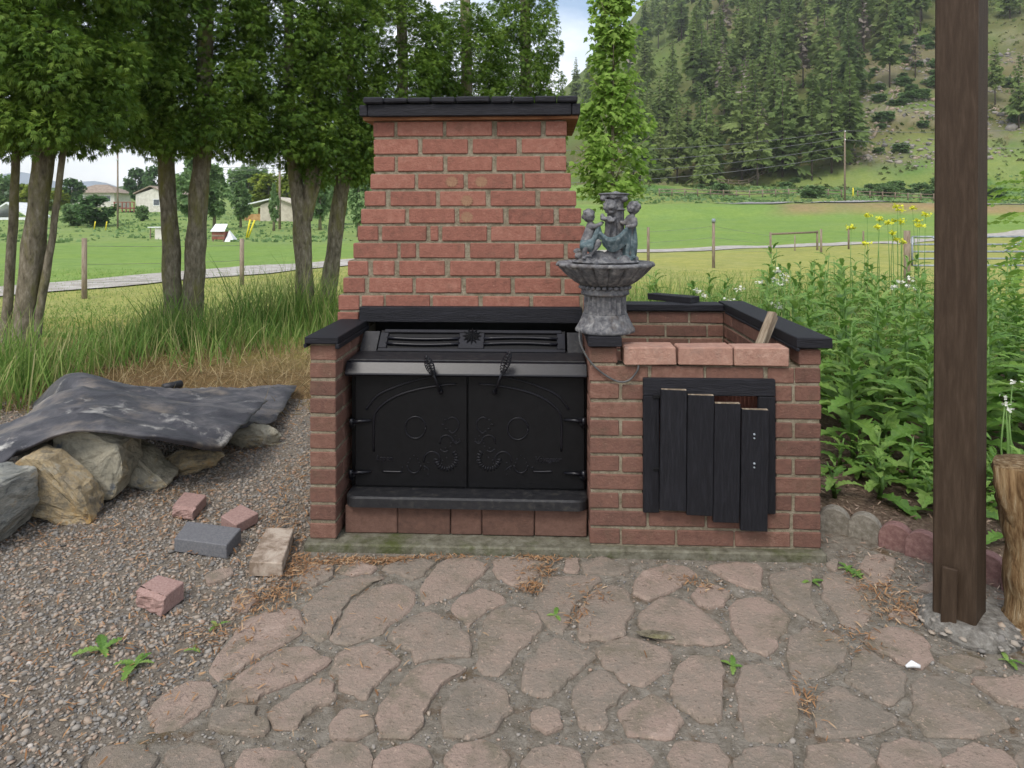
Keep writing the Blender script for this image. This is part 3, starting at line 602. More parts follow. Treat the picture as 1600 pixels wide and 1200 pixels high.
# --- chimney
CV = .43; CP = .0762; CH = .0645; CZ = 1.677
rows = ["335-425,440-632,647-840,862-1050,1070-1160", "340-527,545-738,760-947,968-1158", "340-428,443-635,652-842,862-1048,1065-1158", "323-512,528-720,738-930,946-972,983-1178",
        "300-388,410-602,622-815,835-1028,1047-1202", "283-473,490-683,702-890,912-1105,1127-1222", "268-358,373-562,580-615,630-822,838-1030,1050-1240", "250-438,453-517,533-727,748-940,957-1150,1167-1258",
        "226-315,335-427,447-640,662-857,875-1070,1090-1275", "207-298,317-503,520-712,730-923,940-1138,1153-1295", "188-275,287-378,390-578,592-785,805-1003,1018-1215,1230-1310", "185-272"]
rows = [[tuple(fp(460 + float(t) / 2.728, 300, CV)[0] for t in s.split('-')) for s in r.split(',')] for r in rows]
core = []
def boxd(A, B): return ([(x, y, z) for x in (A[0], B[0]) for y in (A[1], B[1]) for z in (A[2], B[2])], [(0, 1, 3, 2), (4, 6, 7, 5), (0, 4, 5, 1), (2, 3, 7, 6), (0, 2, 6, 4), (1, 5, 7, 3)])
for i, r in enumerate(rows):
    core.append(boxd((r[0][0] + .005, CV + .005, CZ - (i + 1) * CP), (r[-1][1] - .005, 1.0, CZ - i * CP - .0)))
for A, B in (((.0, CV + .02, Z0), (.10, 1.0, CZ - 12 * CP)), ((.10, .78, Z0), (1.05, 1.0, CZ - 12 * CP))): core.append(boxd(A, B))
chim = link('chimney', pymesh('chimney', *merge(core), M['mortar']), bbq)
for i, r in enumerate(rows):
    z = CZ - (i + 1) * CP + .0095
    for (a, b) in r: brick(chim, (a, CV, z), (b, CV + .098, z + CH))
    for s, u in ((0, r[0][0]), (1, r[-1][1])):      # returns along both flanks
        v = CV + .108 + (.0 if i % 2 else .1) 
        if i % 2 == 0: brick(chim, (u if s == 0 else u - .098, CV + .108, z), (u + .098 if s == 0 else u, CV + .198, z + CH))
        while v < .95:
            e = min(v + .2, 1.0); brick(chim, (u if s == 0 else u - .098, v + .004, z), (u + .098 if s == 0 else u, e - .002, z + CH)); v += .21
M['stain'] = mat('stain', [(.05, (.24, .125, .085)), (.95, (.30, .19, .115))], 60, rough=.95, bump=.5, bscale=110, spec=.1)
for (px, py) in ((706, 284), (752, 284), (729.5, 313.5), (729.5, 339)):
    u_, z_ = fp(px, py, CV); V = [(0, 0, 0)] + [(.029 * (1 if i % 2 else .78) * math.cos(i * math.pi / 13), 0, .026 * (1 if i % 2 else .78) * math.sin(i * math.pi / 13)) for i in range(26)]
    link('flower_stain', pymesh('flower_stain', V, [(0, 1 + i, 1 + (i + 1) % 26) for i in range(26)], M['stain']), chim, (u_, CV - .0022, z_))
# near-black block filling the throat above the stove: cavity shade put into its colour
board('throat', (.105, .60, .05), (1.046, .78, .80), m=M['iron'], bev=0)
# mantel board
board('mantel', (fp(561, 478, .385)[0], .385, .803), (1.046, .4285, .869))
# chimney cap: fascia boards, side boards with raw undersides, planks across the top
zc0, zc1 = fp(740, 180.5, .37)[1], fp(740, 162, .37)[1]
ua, ub = fp(574.5, 170, .37)[0], fp(893, 170, .37)[0]
cap = board('chimney_cap', (ua, .37, zc0), (ub, .405, zc1))
for a, b in ((fp(561, 170, .37)[0], ua - .002), (ub + .002, fp(907, 170, .37)[0])): board('side_board', (a, .372, zc0 + .002), (b, 1.03, zc1 - .001), cap)
board('soffit', (ua - .03, .405, zc0 - .012), (ub + .03, 1.02, zc0 - .001 + .012), cap, M['raw_wood'], .001)
pu = [fp(550 + t / 8.0, 155, .355)[0] for t in (128, 392, 690, 985, 1290)] + [fp(760 + t / 8.0, 155, .355)[0] for t in (50, 325, 600, 880, 1150)]
zp0, zp1 = zc1 + .001, fp(740, 150.8, .355)[1]
for i in range(len(pu) - 1):
    board('plank', (pu[i] + .002, .355 + rnd.uniform(-.004, .004), zp0 + rnd.uniform(0, .003)), (pu[i + 1] - .002, 1.03, zp1 + rnd.uniform(-.003, .003)), cap, bev=.006)

# --- bin door: frame of four boards and four sagging boards, a rusty grate behind
fr = empty('door_frame', parent=bbq)
fx0, fx1 = fp(1005, 650, -.02)[0], fp(1212, 650, -.02)[0]; fz0, fz1 = fp(1100, 803, -.02)[1], fp(1100, 592, -.02)[1]
wd = .062
board('frame_board', (fx0, -.022, fz1 - wd), (fx1, -.002, fz1), fr); board('frame_board', (fx0, -.021, fz0), (fx0 + wd * .95, -.0025, fz1 - wd - .001), fr, M['dark_wood_v'])
board('frame_board', (fx1 - wd, -.021, fz0 + .004), (fx1, -.0025, fz1 - wd - .001), fr, M['dark_wood_v'])
door = empty('bin_door', parent=bbq)
def t3(tx, ty, v): return fp(1000 + tx / 4.8, 590 + ty / 4.8, v)
for (tl, tr, tt, tb) in ((148, 343, 95, 1000), (348, 545, 135, 1035), (550, 745, 195, 1090), (755, 958, 245, 1150)):
    a = t3(tl, tb, -.045); b = t3(tr, tt, -.045)
    o = board('board', (-(b[0] - a[0]) / 2, -.045, 0), ((b[0] - a[0]) / 2, -.027, b[1] - a[1]), door, M['dark_wood_v'], bev=.002)
    o.location = ((a[0] + b[0]) / 2, 0, a[1]); o.rotation_euler = (0, math.radians(.7), 0)
    c = board('end_grain', (-(b[0] - a[0]) / 2 + .002, -.044, b[1] - a[1]), ((b[0] - a[0]) / 2 - .002, -.028, b[1] - a[1] + .0015), door, M['old_wood'], 0); c.location = o.location; c.rotation_euler = o.rotation_euler
board('cross_rail', (fx0 + .07, -.0265, .33), (fx1 - .03, -.008, .37), door); board('cross_rail', (fx0 + .07, -.0265, .52), (fx1 - .03, -.008, .56), door)
for z in (.595, .33):
    box('hinge', (fx0 + .035, -.028, z), (fx0 + .088, -.0225, z + .012), M['iron'], door, .001)
for zz in (.475, .37):
    tube('screw', [(fx1 - .085, -.0505, zz), (fx1 - .085, -.0445, zz)], .004, M['galv'], door); tube('screw', [(fx1 - .085, -.0505, zz - .014), (fx1 - .085, -.0445, zz - .014)], .003, M['galv'], door)
gr = empty('grate', parent=bbq)
for k in range(20):
    u = 1.40 + k * .0155; tube('bar', [(u, .05, .53), (u, .05, .62)], .0028, M['rail_red'], gr, 5)
box('grate_plate', (1.25, .07, .2), (1.73, .08, .63), M['rail_red'], gr, 0)

# loose bricks on the bin front, board across its back corner, old stake
for (pa, pb, lab, rz) in ((975, 1057, 'pale loose brick lying next to the fountain on the bin front', .012), (1060, 1145, 'middle of three loose pale bricks on the bin front', -.004), (1147, 1233, 'pale loose brick lying below the leaning wooden stake', .003)):
    a = fp(pa, 550, -.015)[0]; b = fp(pb, 550, -.015)[0]
    bm = box_bm((-(b - a) / 2, 0, 0), ((b - a) / 2, .098, .0665), .004, .002)
    tag(link('loose_brick', bm_mesh('loose_brick', bm, M['brick_light']), None, b2w((a + b) / 2, -.015, top + .003), (0, 0, BA + rz)), lab, 'brick', 'loose bricks on the bin front')
bm = box_bm((-.13, -.045, 0), (.13, .045, .03), .003, .002)
tag(link('spare_board', bm_mesh('spare_board', bm, M['dark_wood']), None, b2w(1.57, 1.12, .8145), (0, 0, math.radians(135))), 'short black board lying askew behind the bin back wall', 'board')
p = b2w(1.712, .13, .76); q = at(1216, 490, p.y + .03)
v, f = boxd((-.016, -.009, -.12), (.016, .009, (q - p).length)); v2, f2 = boxd((-.0155, -.0225, -.12), (.0145, -.011, (q - p).length - .008))
st = link('wooden_stake', pymesh('wooden_stake', v, f, M['old_wood']), None, p); st.rotation_euler = (q - p).to_track_quat('Z', 'Y').to_euler(); st.rotation_euler.z += .3
link('split_half', pymesh('split_half', v2, f2, M['old_wood']), st)
tag(st, 'weathered split wooden stake leaning in the corner of the brick bin', 'stake')

# ------------------------------------------------------------------ wood stove insert
stove = tag(empty('wood_stove', BL, BA), 'black cast iron double-door wood stove set between brick piers', 'stove')
SV = .12
us = fp(730.5, 650, SV)[0]
box('stove_body', (.135, SV + .012, .16), (1.042, .60, .64), M['iron'], stove, .003)
box('side_jamb', (.118, SV + .03, .15), (.134, .58, .63), M['iron'], stove, .002); box('side_jamb', (1.0425, SV + .03, .15), (1.050, .58, .63), M['iron'], stove, .001)
# lip and top
V, Fc = [], []
prof = [(.10, .638), (.080, .641), (.074, .648), (.076, .653), (.098, .690), (.104, .6925), (.27, .698), (.27, .66)]
for u in (.112, 1.046):
    for (v_, z_) in prof: V.append((u, v_, z_))
n = len(prof)
Fc = [(j, (j + 1) % n, n + (j + 1) % n, n + j) for j in range(n)] + [tuple(range(n - 1, -1, -1)), tuple(range(n, 2 * n))]
link('top_lip', pymesh('top_lip', V, Fc, [M['iron_gloss']][0]), stove)
box('top_plate', (.118, .106, .6925), (1.042, .30, .6995), M['iron_dusty'], stove, .002)
# sloped grille with curved slots and a star
GA = Matrix.Rotation(math.radians(26), 4, 'X')
grl = link('grille', pymesh('grille', *boxd((.02, 0, -.02), (.80, .112, -.010)), M['iron']), stove, (.172, .262, .7025)); grl.rotation_euler = (math.radians(44), 0, 0)
def plate(parent, name, a, b, m=M['iron_gloss'], bev=.002): return box(name, a, b, m, parent, bev)
W = .80
plate(grl, 'frame_bar', (.02, 0, -.010), (W - .0, .016, 0)); plate(grl, 'frame_bar', (.035, .096, -.010), (W - .015, .112, 0))
plate(grl, 'frame_bar', (.02, .0165, -.010), (.055, .0955, -.0003)); plate(grl, 'frame_bar', (W - .035, .0165, -.010), (W, .0955, -.0003))
plate(grl, 'center_plate', (.355, .0165, -.010), (.462, .0955, -.0003))
for s in (0, 1):
    for k, vv in enumerate((.042, .070)):
        pts = [((.05 + i * .311 / 8) if s == 0 else (.458 + i * .311 / 8), vv + .006 * math.sin(math.pi * i / 8 + (0 if s else 3.14)), -.004) for i in range(9)]
        tube('slot_bar', pts, .0068, M['iron_gloss'], grl, 6)
V = [(0, 0, .014)]; 
for i in range(24):
    a = math.pi * 2 * i / 24; r = .043 if i % 2 == 0 else .022; V.append((r * math.cos(a), r * math.sin(a), .002))
link('star', pymesh('star', V, [(0, 1 + i, 1 + (i + 1) % 24) for i in range(24)], M['iron']), grl, (.41, .078, .002))
for a, b in ((.115, .185), (.98, 1.045)): box('corner_plate', (a, 0, -.02), (b, .11, -.012), M['iron_dusty'], stove, .001, loc=(0, .262, .7025), rot=(math.radians(44), 0, 0))
# hearth shelf with rounded front corners
O = []
for (cu, cv, a0) in ((.165, .085, math.pi), (1.005, .085, 1.5 * math.pi)):
    for i in range(7): a = a0 + i * math.pi / 12; O.append((cu + .045 * math.cos(a), cv + .058 * math.sin(a)))
O += [(1.048, .155), (.122, .155)]
V = [(u, v_, .153) for u, v_ in O] + [(u, v_, .186) for u, v_ in O] + [(.585 + (u - .585) * .985, .1 + (v_ - .1) * .9, .192) for u, v_ in O]; n = len(O)
Fc = [tuple(range(n - 1, -1, -1)), tuple(2 * n + j for j in range(n))] + [(r * n + j, r * n + (j + 1) % n, (r + 1) * n + (j + 1) % n, (r + 1) * n + j) for r in (0, 1) for j in range(n)]
link('hearth_shelf', pymesh('hearth_shelf', V, Fc, M['iron_dusty']), stove)
# doors with ridges, medallions, scrolls, letters, spring handles, hinges
def dp(px, py, v=SV - .002): u, z = fp(px, py, v); return (u, v, z)
def ridge(parent, name, pxs, r=.004, k=6, flat=1):
    tube(name, smoothline([dp(*p) for p in pxs], k), r, M['iron_gloss'], parent, 6)
def blobs(parent, name, items):
    "raised cast drops: (px, py, length, width, angle)"
    P = []
    for (px, py, L, w, a) in items:
        c = Vector(dp(px, py, SV - .001)); ca, sa = math.cos(a), math.sin(a); V = []
        for (x, y, z) in ICO_V:
            X, Z = x * L, z * w; V.append((c.x + X * ca - Z * sa, c.y + y * .004, c.z + X * sa + Z * ca))
        P.append((V, [tuple(t) for t in ICO_T]))
    V, Fc = merge(P); tag(link(name, pymesh(name, V, Fc, M['iron_gloss'], True), parent), kind='stuff')
def text(parent, body, px, py, size):
    cu = bpy.data.curves.new('lettering', 'FONT'); cu.body = body; cu.size = size; cu.extrude = .002; cu.shear = .3; cu.bevel_depth = .0009; cu.materials.append(M['iron_gloss'])
    o = link('lettering', cu, parent, dp(px, py, SV - .001)); o.rotation_euler = (math.pi / 2, 0, 0)
    dg = bpy.context.evaluated_depsgraph_get(); me = bpy.data.meshes.new_from_object(o.evaluated_get(dg)); m_ = link('lettering_', me, parent, o.location, o.rotation_euler); bpy.data.objects.remove(o); m_.name = 'lettering'; m_['kind'] = 'stuff'
def spiral_handle(parent, base, tip):
    b = Vector(dp(*base, SV - .012)); t = Vector(dp(*tip, .02)); d = t - b; L = d.length; ax = d.normalized(); a = ax.orthogonal().normalized(); c = ax.cross(a)
    P = [tube_data([b + Vector((0, .02, 0)), b, b + d * .15, b + d * .5], [.007, .007, .0055, .005], 8), tube_data([b + d * .5, t], .003, 6)]
    pts = []
    for i in range(110):
        s = i / 109; r = .004 + .0125 * math.sin(math.pi * min(1, s * 1.02)) ** .7; th = s * 9 * 2 * math.pi
        pts.append(b + d * (.48 + .52 * s) + (a * math.cos(th) + c * math.sin(th)) * r)
    P.append(tube_data(pts, .0022, 5)); P.append(([tuple(b + Vector((x * .011, y * .008, z * .011))) for x, y, z in ICO_V], [tuple(q) for q in ICO_T]))
    V, Fc = merge(P); link('spring_handle', pymesh('spring_handle', V, Fc, M['iron_gloss'], True), parent)
for side in (0, 1):
    a = (.14, us - .0025) if side == 0 else (us + .0025, 1.04)
    d = box('door', (a[0], SV, .200), (a[1], SV + .011, .637), M['iron'], stove, .002)
    mx = (lambda x: x) if side == 0 else (lambda x: 1461 - x)      # mirror about the seam in the photo
    ridge(d, 'arch_ridge', [(mx(x), y) for x, y in ((572, 640), (590, 618), (622, 603), (660, 592), (700, 586), (727, 585))], .0042)
    ridge(d, 'inner_arch', [(mx(x), y) for x, y in ((584, 705), (584, 660), (590, 640), (615, 621), (650, 609), (690, 602), (713, 600))], .0042)
    cx, cy = (649, 668) if side == 0 else (809, 670)
    ridge(d, 'medallion_ring', [(cx + 16 * math.cos(t), cy + 17 * math.sin(t)) for t in np.linspace(0, 6.283, 19)], .0028, 2)
    ridge(d, 'sill_ridge', [(mx(598), 736.5), (mx(613), 737), (mx(628), 737)], .0038)
    it = []
    fx, fy = 697, 717                                    # rosette by the seam
    for k in range(15):
        t = math.radians(-40 + k * 15.5); it.append((mx(fx + 16 * math.cos(t)), fy + 16 * math.sin(t), .012, .0032, (-t if side == 0 else t)))
    for (x, y) in ((696, 656), (692, 663), (697, 670)): it.append((mx(x), y, .0075, .003, (.2 if side == 0 else -.2)))
    for (x, y) in ((647, 712), (641, 717), (653, 717), (638, 723), (655, 723), (629, 730), (669, 723), (664, 733), (669, 741), (705, 692), (696, 700), (698, 715), (691, 719), (690, 724), (712, 681), (718, 686), (680, 717), (682, 723), (713, 690), (704, 697)): it.append((mx(x), y, .0036, .003, 0))
    blobs(d, 'cast_flowers', it)
    for nm, c in (('scroll', [(700, 655), (706, 652), (713, 655), (717, 663), (714, 671), (707, 677), (702, 673)]), ('scroll', [(687, 693), (689, 684), (697, 680), (705, 683), (709, 690)]), ('scroll', [(688, 702), (694, 706), (700, 704)]),
                  ('scroll', [(662, 722), (664, 712), (672, 706), (680, 707), (686, 712), (687, 720), (681, 725)]), ('scroll', [(662, 728), (667, 731), (671, 735)]), ('scroll', [(636, 727), (639, 735), (647, 739), (655, 735), (658, 727)]), ('scroll', [(707, 688), (713, 693), (719, 689)])):
        ridge(d, nm, [(mx(x), y) for x, y in c], .0026, 4)
    if side == 0: text(d, 'Lopen', 587, 719, .026)
    else: text(d, 'Voyageur', 835, 721, .027)
    spiral_handle(d, (688, 612) if side == 0 else (773, 613), (665, 556) if side == 0 else (797, 549))
    for (hx, hy) in (((580, 657), (579, 737)) if side == 0 else ((881, 656), (881, 739))):
        o = 1 if side == 0 else -1
        P = [tube_data([dp(hx, hy, SV - .006), dp(hx - 18 * o, hy + 1, SV - .012), dp(hx - 31 * o, hy + 3, SV - .01)], [.004, .007, .009], 6),
             tube_data([Vector(dp(hx - 31 * o, hy - 3, SV - .01)), Vector(dp(hx - 31 * o, hy + 9, SV - .01))], .0095, 10), tube_data([dp(hx - 24 * o, hy + 3, SV), dp(hx - 31 * o, hy + 12, SV - .002)], [.006, .008], 6)]
        V, Fc = merge(P); link('hinge', pymesh('hinge', V, Fc, M['iron_gloss'], True), d)
# debris specks on the stove
for (px, py, v_) in ((0, 0, 0),): pass
# pavers under the stove
uu = (.117, .321, .526, .646, .847, 1.047)
labs = ('brown paver under the stove beside the left brick pier', 'brown paver under the stove, second from the left brick pier', 'half-width brown paver under the stove', 'brown paver under the stove, second from the brick bin', 'brown paver under the stove beside the brick bin')
for i in range(5):
    bm = box_bm((uu[i] + .0015, .06 + rnd.uniform(-.004, .004), Z0 + .0015), (uu[i + 1] - .0015, .17, .148), .004, .0015)
    tag(link('paver', bm_mesh('paver', bm, M['paver_brown']), None, BL, (0, 0, BA)), labs[i], 'paver', 'pavers under the stove')

# ------------------------------------------------------------------ fountain on the bin corner
FC = b2w(1.118, .10, 0); FZ = .8175
fo = tag(empty('garden_fountain', (FC.x, FC.y, FZ), BA), 'grey stone tabletop fountain with two children and a lion head on a fluted bowl', 'fountain')
def petal(n, amt, pw=.5):
    return lambda th, i: 1 - amt * (1 - abs(math.cos(n * th / 2)) ** pw)
def lpart(name, prof, mod, n=144, m='stone_grey'):
    v, f = lathe(prof, n, mod); return link(name, pymesh(name, v, f, M[m], True), fo)
lpart('flared_base', [(.108, 0), (.114, .004), (.115, .012), (.108, .022), (.098, .040), (.090, .058), (.086, .066), (.086, .070)], lambda th, i: 1 - (.10 if i in (2, 3, 4, 5) else .04) * (1 - abs(math.cos(8 * th)) ** .35) + (.012 * math.sin(16 * th) if i < 3 else 0))
lpart('fluted_column', [(.084, .069), (.083, .075), (.081, .10), (.081, .135), (.083, .142)], lambda th, i: 1 - .11 * (abs(math.sin(11 * th)) ** 2))
lpart('collar', [(.084, .141), (.092, .145), (.093, .150), (.090, .155), (.092, .163), (.090, .168)], None, 64)
P = []
for k in range(26):
    a = 2 * math.pi * k / 26; P.append(([(.092 * math.cos(a) + x * .0115, .092 * math.sin(a) + y * .0115, .172 + z * .009) for x, y, z in ICO_V], [tuple(t) for t in ICO_T]))
v, f = merge(P); link('bead_ring', pymesh('bead_ring', v, f, M['stone_grey'], True), fo)
def bmod(th, i):
    if 1 <= i <= 6: return 1 - .12 * (1 - abs(math.cos(9 * th)) ** .3)
    if 7 <= i <= 10: return 1 + .018 * math.sin(18 * th + .4) + .022 * mnoise.noise(Vector((math.cos(th) * 6, math.sin(th) * 6, i)))
    return 1
lpart('bowl', [(.080, .176), (.096, .180), (.118, .192), (.140, .209), (.160, .228), (.173, .242), (.181, .251), (.186, .255), (.187, .262), (.182, .268), (.170, .266), (.150, .262), (.02, .262)], bmod, 180)
# sculpted group: shapes laid out in photo pixels about the bowl centre, then fused into one surface
PS = 1 / 422.0
def sp(px, py, dy=0.0): return Vector(((px - 946) * PS, dy, .262 + (412 - py) * PS))
def fuse(name, shapes, material, voxel=.0026, smooth=2, parent=fo, fat=1.22):
    bm = bmesh.new()
    for s in shapes:
        if s[0] == 'e':
            _, c, r = s; r = [q * fat for q in r]; mtx = Matrix.Translation(c) @ Matrix.Diagonal((*r, 1)); bmesh.ops.create_icosphere(bm, subdivisions=2, radius=1, matrix=mtx)
        else:
            _, pts, rad = s; rad = [q * fat for q in rad]; v, f = tube_data(smoothline(pts, 5), [q[0] for q in smoothline([(r,) for r in rad], 5)], 10)
            vv = [bm.verts.new(p) for p in v]; [bm.faces.new([vv[i] for i in q]) for q in f]
            for p, r in ((pts[0], rad[0]), (pts[-1], rad[-1])): bmesh.ops.create_icosphere(bm, subdivisions=2, radius=r, matrix=Matrix.Translation(p))
    o = link(name, bm_mesh(name, bm, material), parent)
    md = o.modifiers.new('r', 'REMESH'); md.mode = 'VOXEL'; md.voxel_size = voxel; md.use_smooth_shade = True
    ms = o.modifiers.new('s', 'SMOOTH'); ms.iterations = smooth; ms.factor = .5
    dg = bpy.context.evaluated_depsgraph_get(); dg.update(); me = bpy.data.meshes.new_from_object(o.evaluated_get(dg)); o.modifiers.clear(); o.data = me
    me.polygons.foreach_set('use_smooth', [True] * len(me.polygons)); return o
r_ = random.Random(5)
# rocky plinth
sh = [('e', sp(946, 409), (.112, .085, .012))]
for k in range(34):
    a = r_.uniform(0, 6.28); R = r_.uniform(.75, 1); sh.append(('e', Vector((.108 * R * math.cos(a), .08 * R * math.sin(a), .266 + r_.uniform(0, .012) + .012 * (1 - R))), [r_.uniform(.008, .02) for _ in range(3)]))
for (x, y, s) in ((902, 392, .012), (905, 400, .014), (925, 404, .016), (945, 404, .022), (960, 398, .025), (990, 404, .014), (935, 398, .018)): sh.append(('e', sp(x, y, r_.uniform(-.03, .0)), (s * 1.3, s, s * .8)))
fuse('rocky_plinth', sh, M['stone_grey'])
# pillar, capital, lion mask, shell
pil = fuse('pillar', [('c', [sp(963, 405), sp(963, 330), sp(963, 308)], [.027, .025, .026])] + [('c', [sp(963 + 12.5 * math.sin(a), 400, -.029 * math.cos(a) * .9), sp(963 + 11.5 * math.sin(a), 326, -.026 * math.cos(a) * .9)], [.0045, .0045]) for a in np.linspace(-2, 2, 9)]
     + [('e', sp(963, 325), (.034, .034, .004)), ('e', sp(960, 300), (.052, .045, .0055)), ('e', sp(960, 304), (.045, .04, .008)), ('e', sp(943, 307, -.02), (.012, .016, .010)), ('e', sp(975, 308, -.02), (.014, .017, .011)), ('e', sp(957, 304, -.04), (.012, .008, .009))], M['stone_grey'])
fuse('lion_mask', [('e', sp(954, 319, -.03), (.021, .018, .024)), ('e', sp(954, 322, -.045), (.010, .011, .009)), ('e', sp(949.5, 316, -.044), (.005, .004, .004)), ('e', sp(958.5, 316, -.044), (.005, .004, .004)), ('e', sp(947, 311, -.036), (.006, .005, .006)), ('e', sp(961, 311, -.036), (.006, .005, .006)),
     ('e', sp(954, 329, -.042), (.008, .008, .006))] + [('e', sp(954 + 9.5 * math.cos(a), 320 - 10 * math.sin(a), -.027), (.007, .007, .007)) for a in np.linspace(0, 6.28, 12)], M['stone_grey'], .0022, 2)
fuse('shell_basin', [('e', sp(944, 340, -.05), (.016, .016, .007)), ('e', sp(953, 343, -.055), (.014, .014, .007)), ('e', sp(940, 336, -.045), (.007, .012, .010)), ('e', sp(960, 340, -.045), (.006, .010, .008)), ('c', [sp(951, 342, -.045), sp(949, 360, -.035), sp(947, 372, -.03)], [.014, .010, .014]), ('c', [sp(958, 344, -.04), sp(960, 370, -.03)], [.008, .009])], M['stone_grey'])
def curls(c, r, n, seed):
    q = random.Random(seed); out = []
    for _ in range(n):
        d = Vector((q.gauss(0, 1), q.gauss(0, 1) + .3, q.gauss(0, 1) + .6)).normalized(); out.append(('e', c + d * r * 1.12, (r * .36,) * 3))
    return out
# child on the left: seated, looking up at the lion
hc = sp(918.5, 335, -.035)
left = fuse('seated_child', [('e', hc, (.0195, .020, .0215)), ('e', sp(925.5, 337, -.042), (.006, .005, .0055)), ('e', sp(924, 341, -.042), (.007, .007, .005)), ('c', [sp(920, 341, -.035), sp(922, 349, -.033)], [.0075, .0085]), ('c', [sp(922, 352, -.033), sp(919, 364, -.033), sp(915, 377, -.033)], [.0155, .0175, .020]),
     ('c', [sp(920, 353, -.045), sp(929, 352, -.055), sp(938, 348, -.05)], [.0085, .0075, .0055]), ('c', [sp(925, 353, -.02), sp(934, 350, -.03), sp(940, 346, -.035)], [.008, .007, .005]),
     ('e', sp(940, 346, -.043), (.006, .005, .004)), ('c', [sp(914, 377, -.04), sp(912.5, 384, -.066), sp(911, 398, -.062)], [.0125, .0105, .0065]), ('e', sp(910, 402, -.07), (.007, .012, .0045)),
     ('c', [sp(920, 378, -.035), sp(934, 378, -.055), sp(920, 397, -.06)], [.0125, .010, .006]), ('e', sp(917, 399, -.066), (.012, .007, .004))] + curls(hc, .0185, 26, 1), M['stone_grey'], .0019, 1)
rh = sp(991.5, 322, -.02)
fuse('standing_child', [('e', rh, (.0195, .020, .0215)), ('e', sp(984.5, 323, -.03), (.006, .005, .0055)), ('e', sp(985, 327.5, -.028), (.0065, .006, .0045)), ('c', [sp(990, 328, -.02), sp(988.5, 336, -.02)], [.0075, .009]), ('c', [sp(986, 341, -.02), sp(985, 355, -.02), sp(985, 372, -.02)], [.017, .0165, .020]),
     ('c', [sp(992, 341, -.03), sp(991, 350, -.05), sp(979, 352.5, -.06)], [.0085, .0075, .0055]), ('c', [sp(981, 341, -.02), sp(975, 347, -.03), sp(970, 345, -.03)], [.008, .007, .005]), ('e', sp(978, 352, -.064), (.006, .005, .005)),
     ('c', [sp(984, 374, -.025), sp(985, 388, -.035), sp(983, 402, -.03)], [.013, .011, .007]), ('c', [sp(989, 374, -.015), sp(990, 388, -.02), sp(990, 402, -.015)], [.013, .011, .007]), ('e', sp(981, 404, -.04), (.008, .012, .0045))] + curls(rh, .0185, 26, 2), M['stone_grey'], .0022, 2)
# drapery: the sling of cloth between the children, and the skirts
cl = [('c', [sp(937, 362, -.058), sp(948, 371, -.078), sp(963, 368, -.080), sp(978, 354, -.064)], [.004, .005, .005, .004])]
for k in range(9):
    t = k / 8; cl.append(('c', [sp(937 + 5 * t, 363 + 18 * t, -.060 + .01 * t), sp(948 + 6 * t, 374 + 17 * t, -.080 + .02 * t), sp(964 + 3 * t, 371 + 15 * t, -.081 + .02 * t), sp(978 + 1.5 * t, 357 + 18 * t, -.065 + .015 * t)], [.0045] * 4))
sk = [('c', [sp(908 + k * 3.0, 377 - k * .5, -.05), sp(906 + k * 3.4, 383, -.072), sp(906 + k * 3, 388 + (k % 3) * 3, -.058)], [.007, .006, .004]) for k in range(6)] + [('c', [sp(934, 349, -.055), sp(931, 362, -.052), sp(924, 378, -.055)], [.004, .009, .009]), ('c', [sp(934, 352, -.05), sp(935, 364, -.045), sp(932, 376, -.045)], [.006, .009, .008])]
sk += [('c', [sp(979 + k * 2.6, 352, -.03 - .012 * math.sin(k * 1.2)), sp(978 + k * 2.8, 378, -.036 - .012 * math.sin(k * 1.7)), sp(975 + k * 3.4, 402, -.03 - .014 * math.sin(k * 2.1))], [.005, .008, .007]) for k in range(6)]
sk += [('e', sp(968 + k * 4, 404 - (k % 2) * 3, -.05), (.011, .009, .006)) for k in range(6)]
fuse('draped_cloth', cl + sk, M['stone_cloth'], .0022, 2)
# power cable
V_ = .02
pts = [b2w(fp(907, 516, .05)[0], .055, fp(907, 516, .05)[1])] + [b2w(fp(x, y, vv)[0], vv, fp(x, y, vv)[1]) for x, y, vv in ((905, 524, .0), (908, 540, -.012), (920, 562, -.012), (940, 582, -.012), (965, 596, -.012), (983, 594, -.012), (996, 579, -.012), (997.5, 566, -.008), (996, 561, .01), (995, 560.5, .05))]
cb = tube('power_cable', smoothline([tuple(p) for p in pts], 6), .0036, M['cable'], None, 8)
cb.parent = fo; cb.matrix_parent_inverse = (Matrix.Translation((FC.x, FC.y, FZ)) @ Matrix.Rotation(BA, 4, 'Z')).inverted()

# ------------------------------------------------------------------ rubber sheet over stones
def patch(ctrl, ku=9, kv=9):
    rows_ = [smoothline(r, ku) for r in ctrl]; cols = [smoothline([r[j] for r in rows_], kv) for j in range(len(rows_[0]))]
    nu, nv = len(cols), len(cols[0]); V = [cols[i][j] for i in range(nu) for j in range(nv)]
    return V, [(i * nv + j, (i + 1) * nv + j, (i + 1) * nv + j + 1, i * nv + j + 1) for i in range(nu - 1) for j in range(nv - 1)], nu, nv
def wp(px, py, z): p = gp(px, py, z); return (p.x, p.y, p.z)
def cloth(name, ctrl, parent=None, wr=.012, seed=0):
    V, Fc, nu, nv = patch(ctrl)
    W_ = []
    for p in V:
        a = mnoise.noise(Vector((p[0] * 2.1 + seed, p[1] * 5.5, 0))) * wr * 1.3 + (1 - abs(mnoise.noise(Vector((p[0] * 1.7 + p[1] * 3 + seed, p[1] * 4 - p[0] * 2, 3))))) ** 6 * wr * 1.4 + mnoise.noise(Vector((p[0] * 9, p[1] * 14, seed))) * wr * .3
        W_.append((p[0], p[1], p[2] + a))
    o = link(name, pymesh(name, W_, Fc, M['rubber'], True), parent)
    md = o.modifiers.new('t', 'SOLIDIFY'); md.thickness = .006; md.offset = 0
    return o
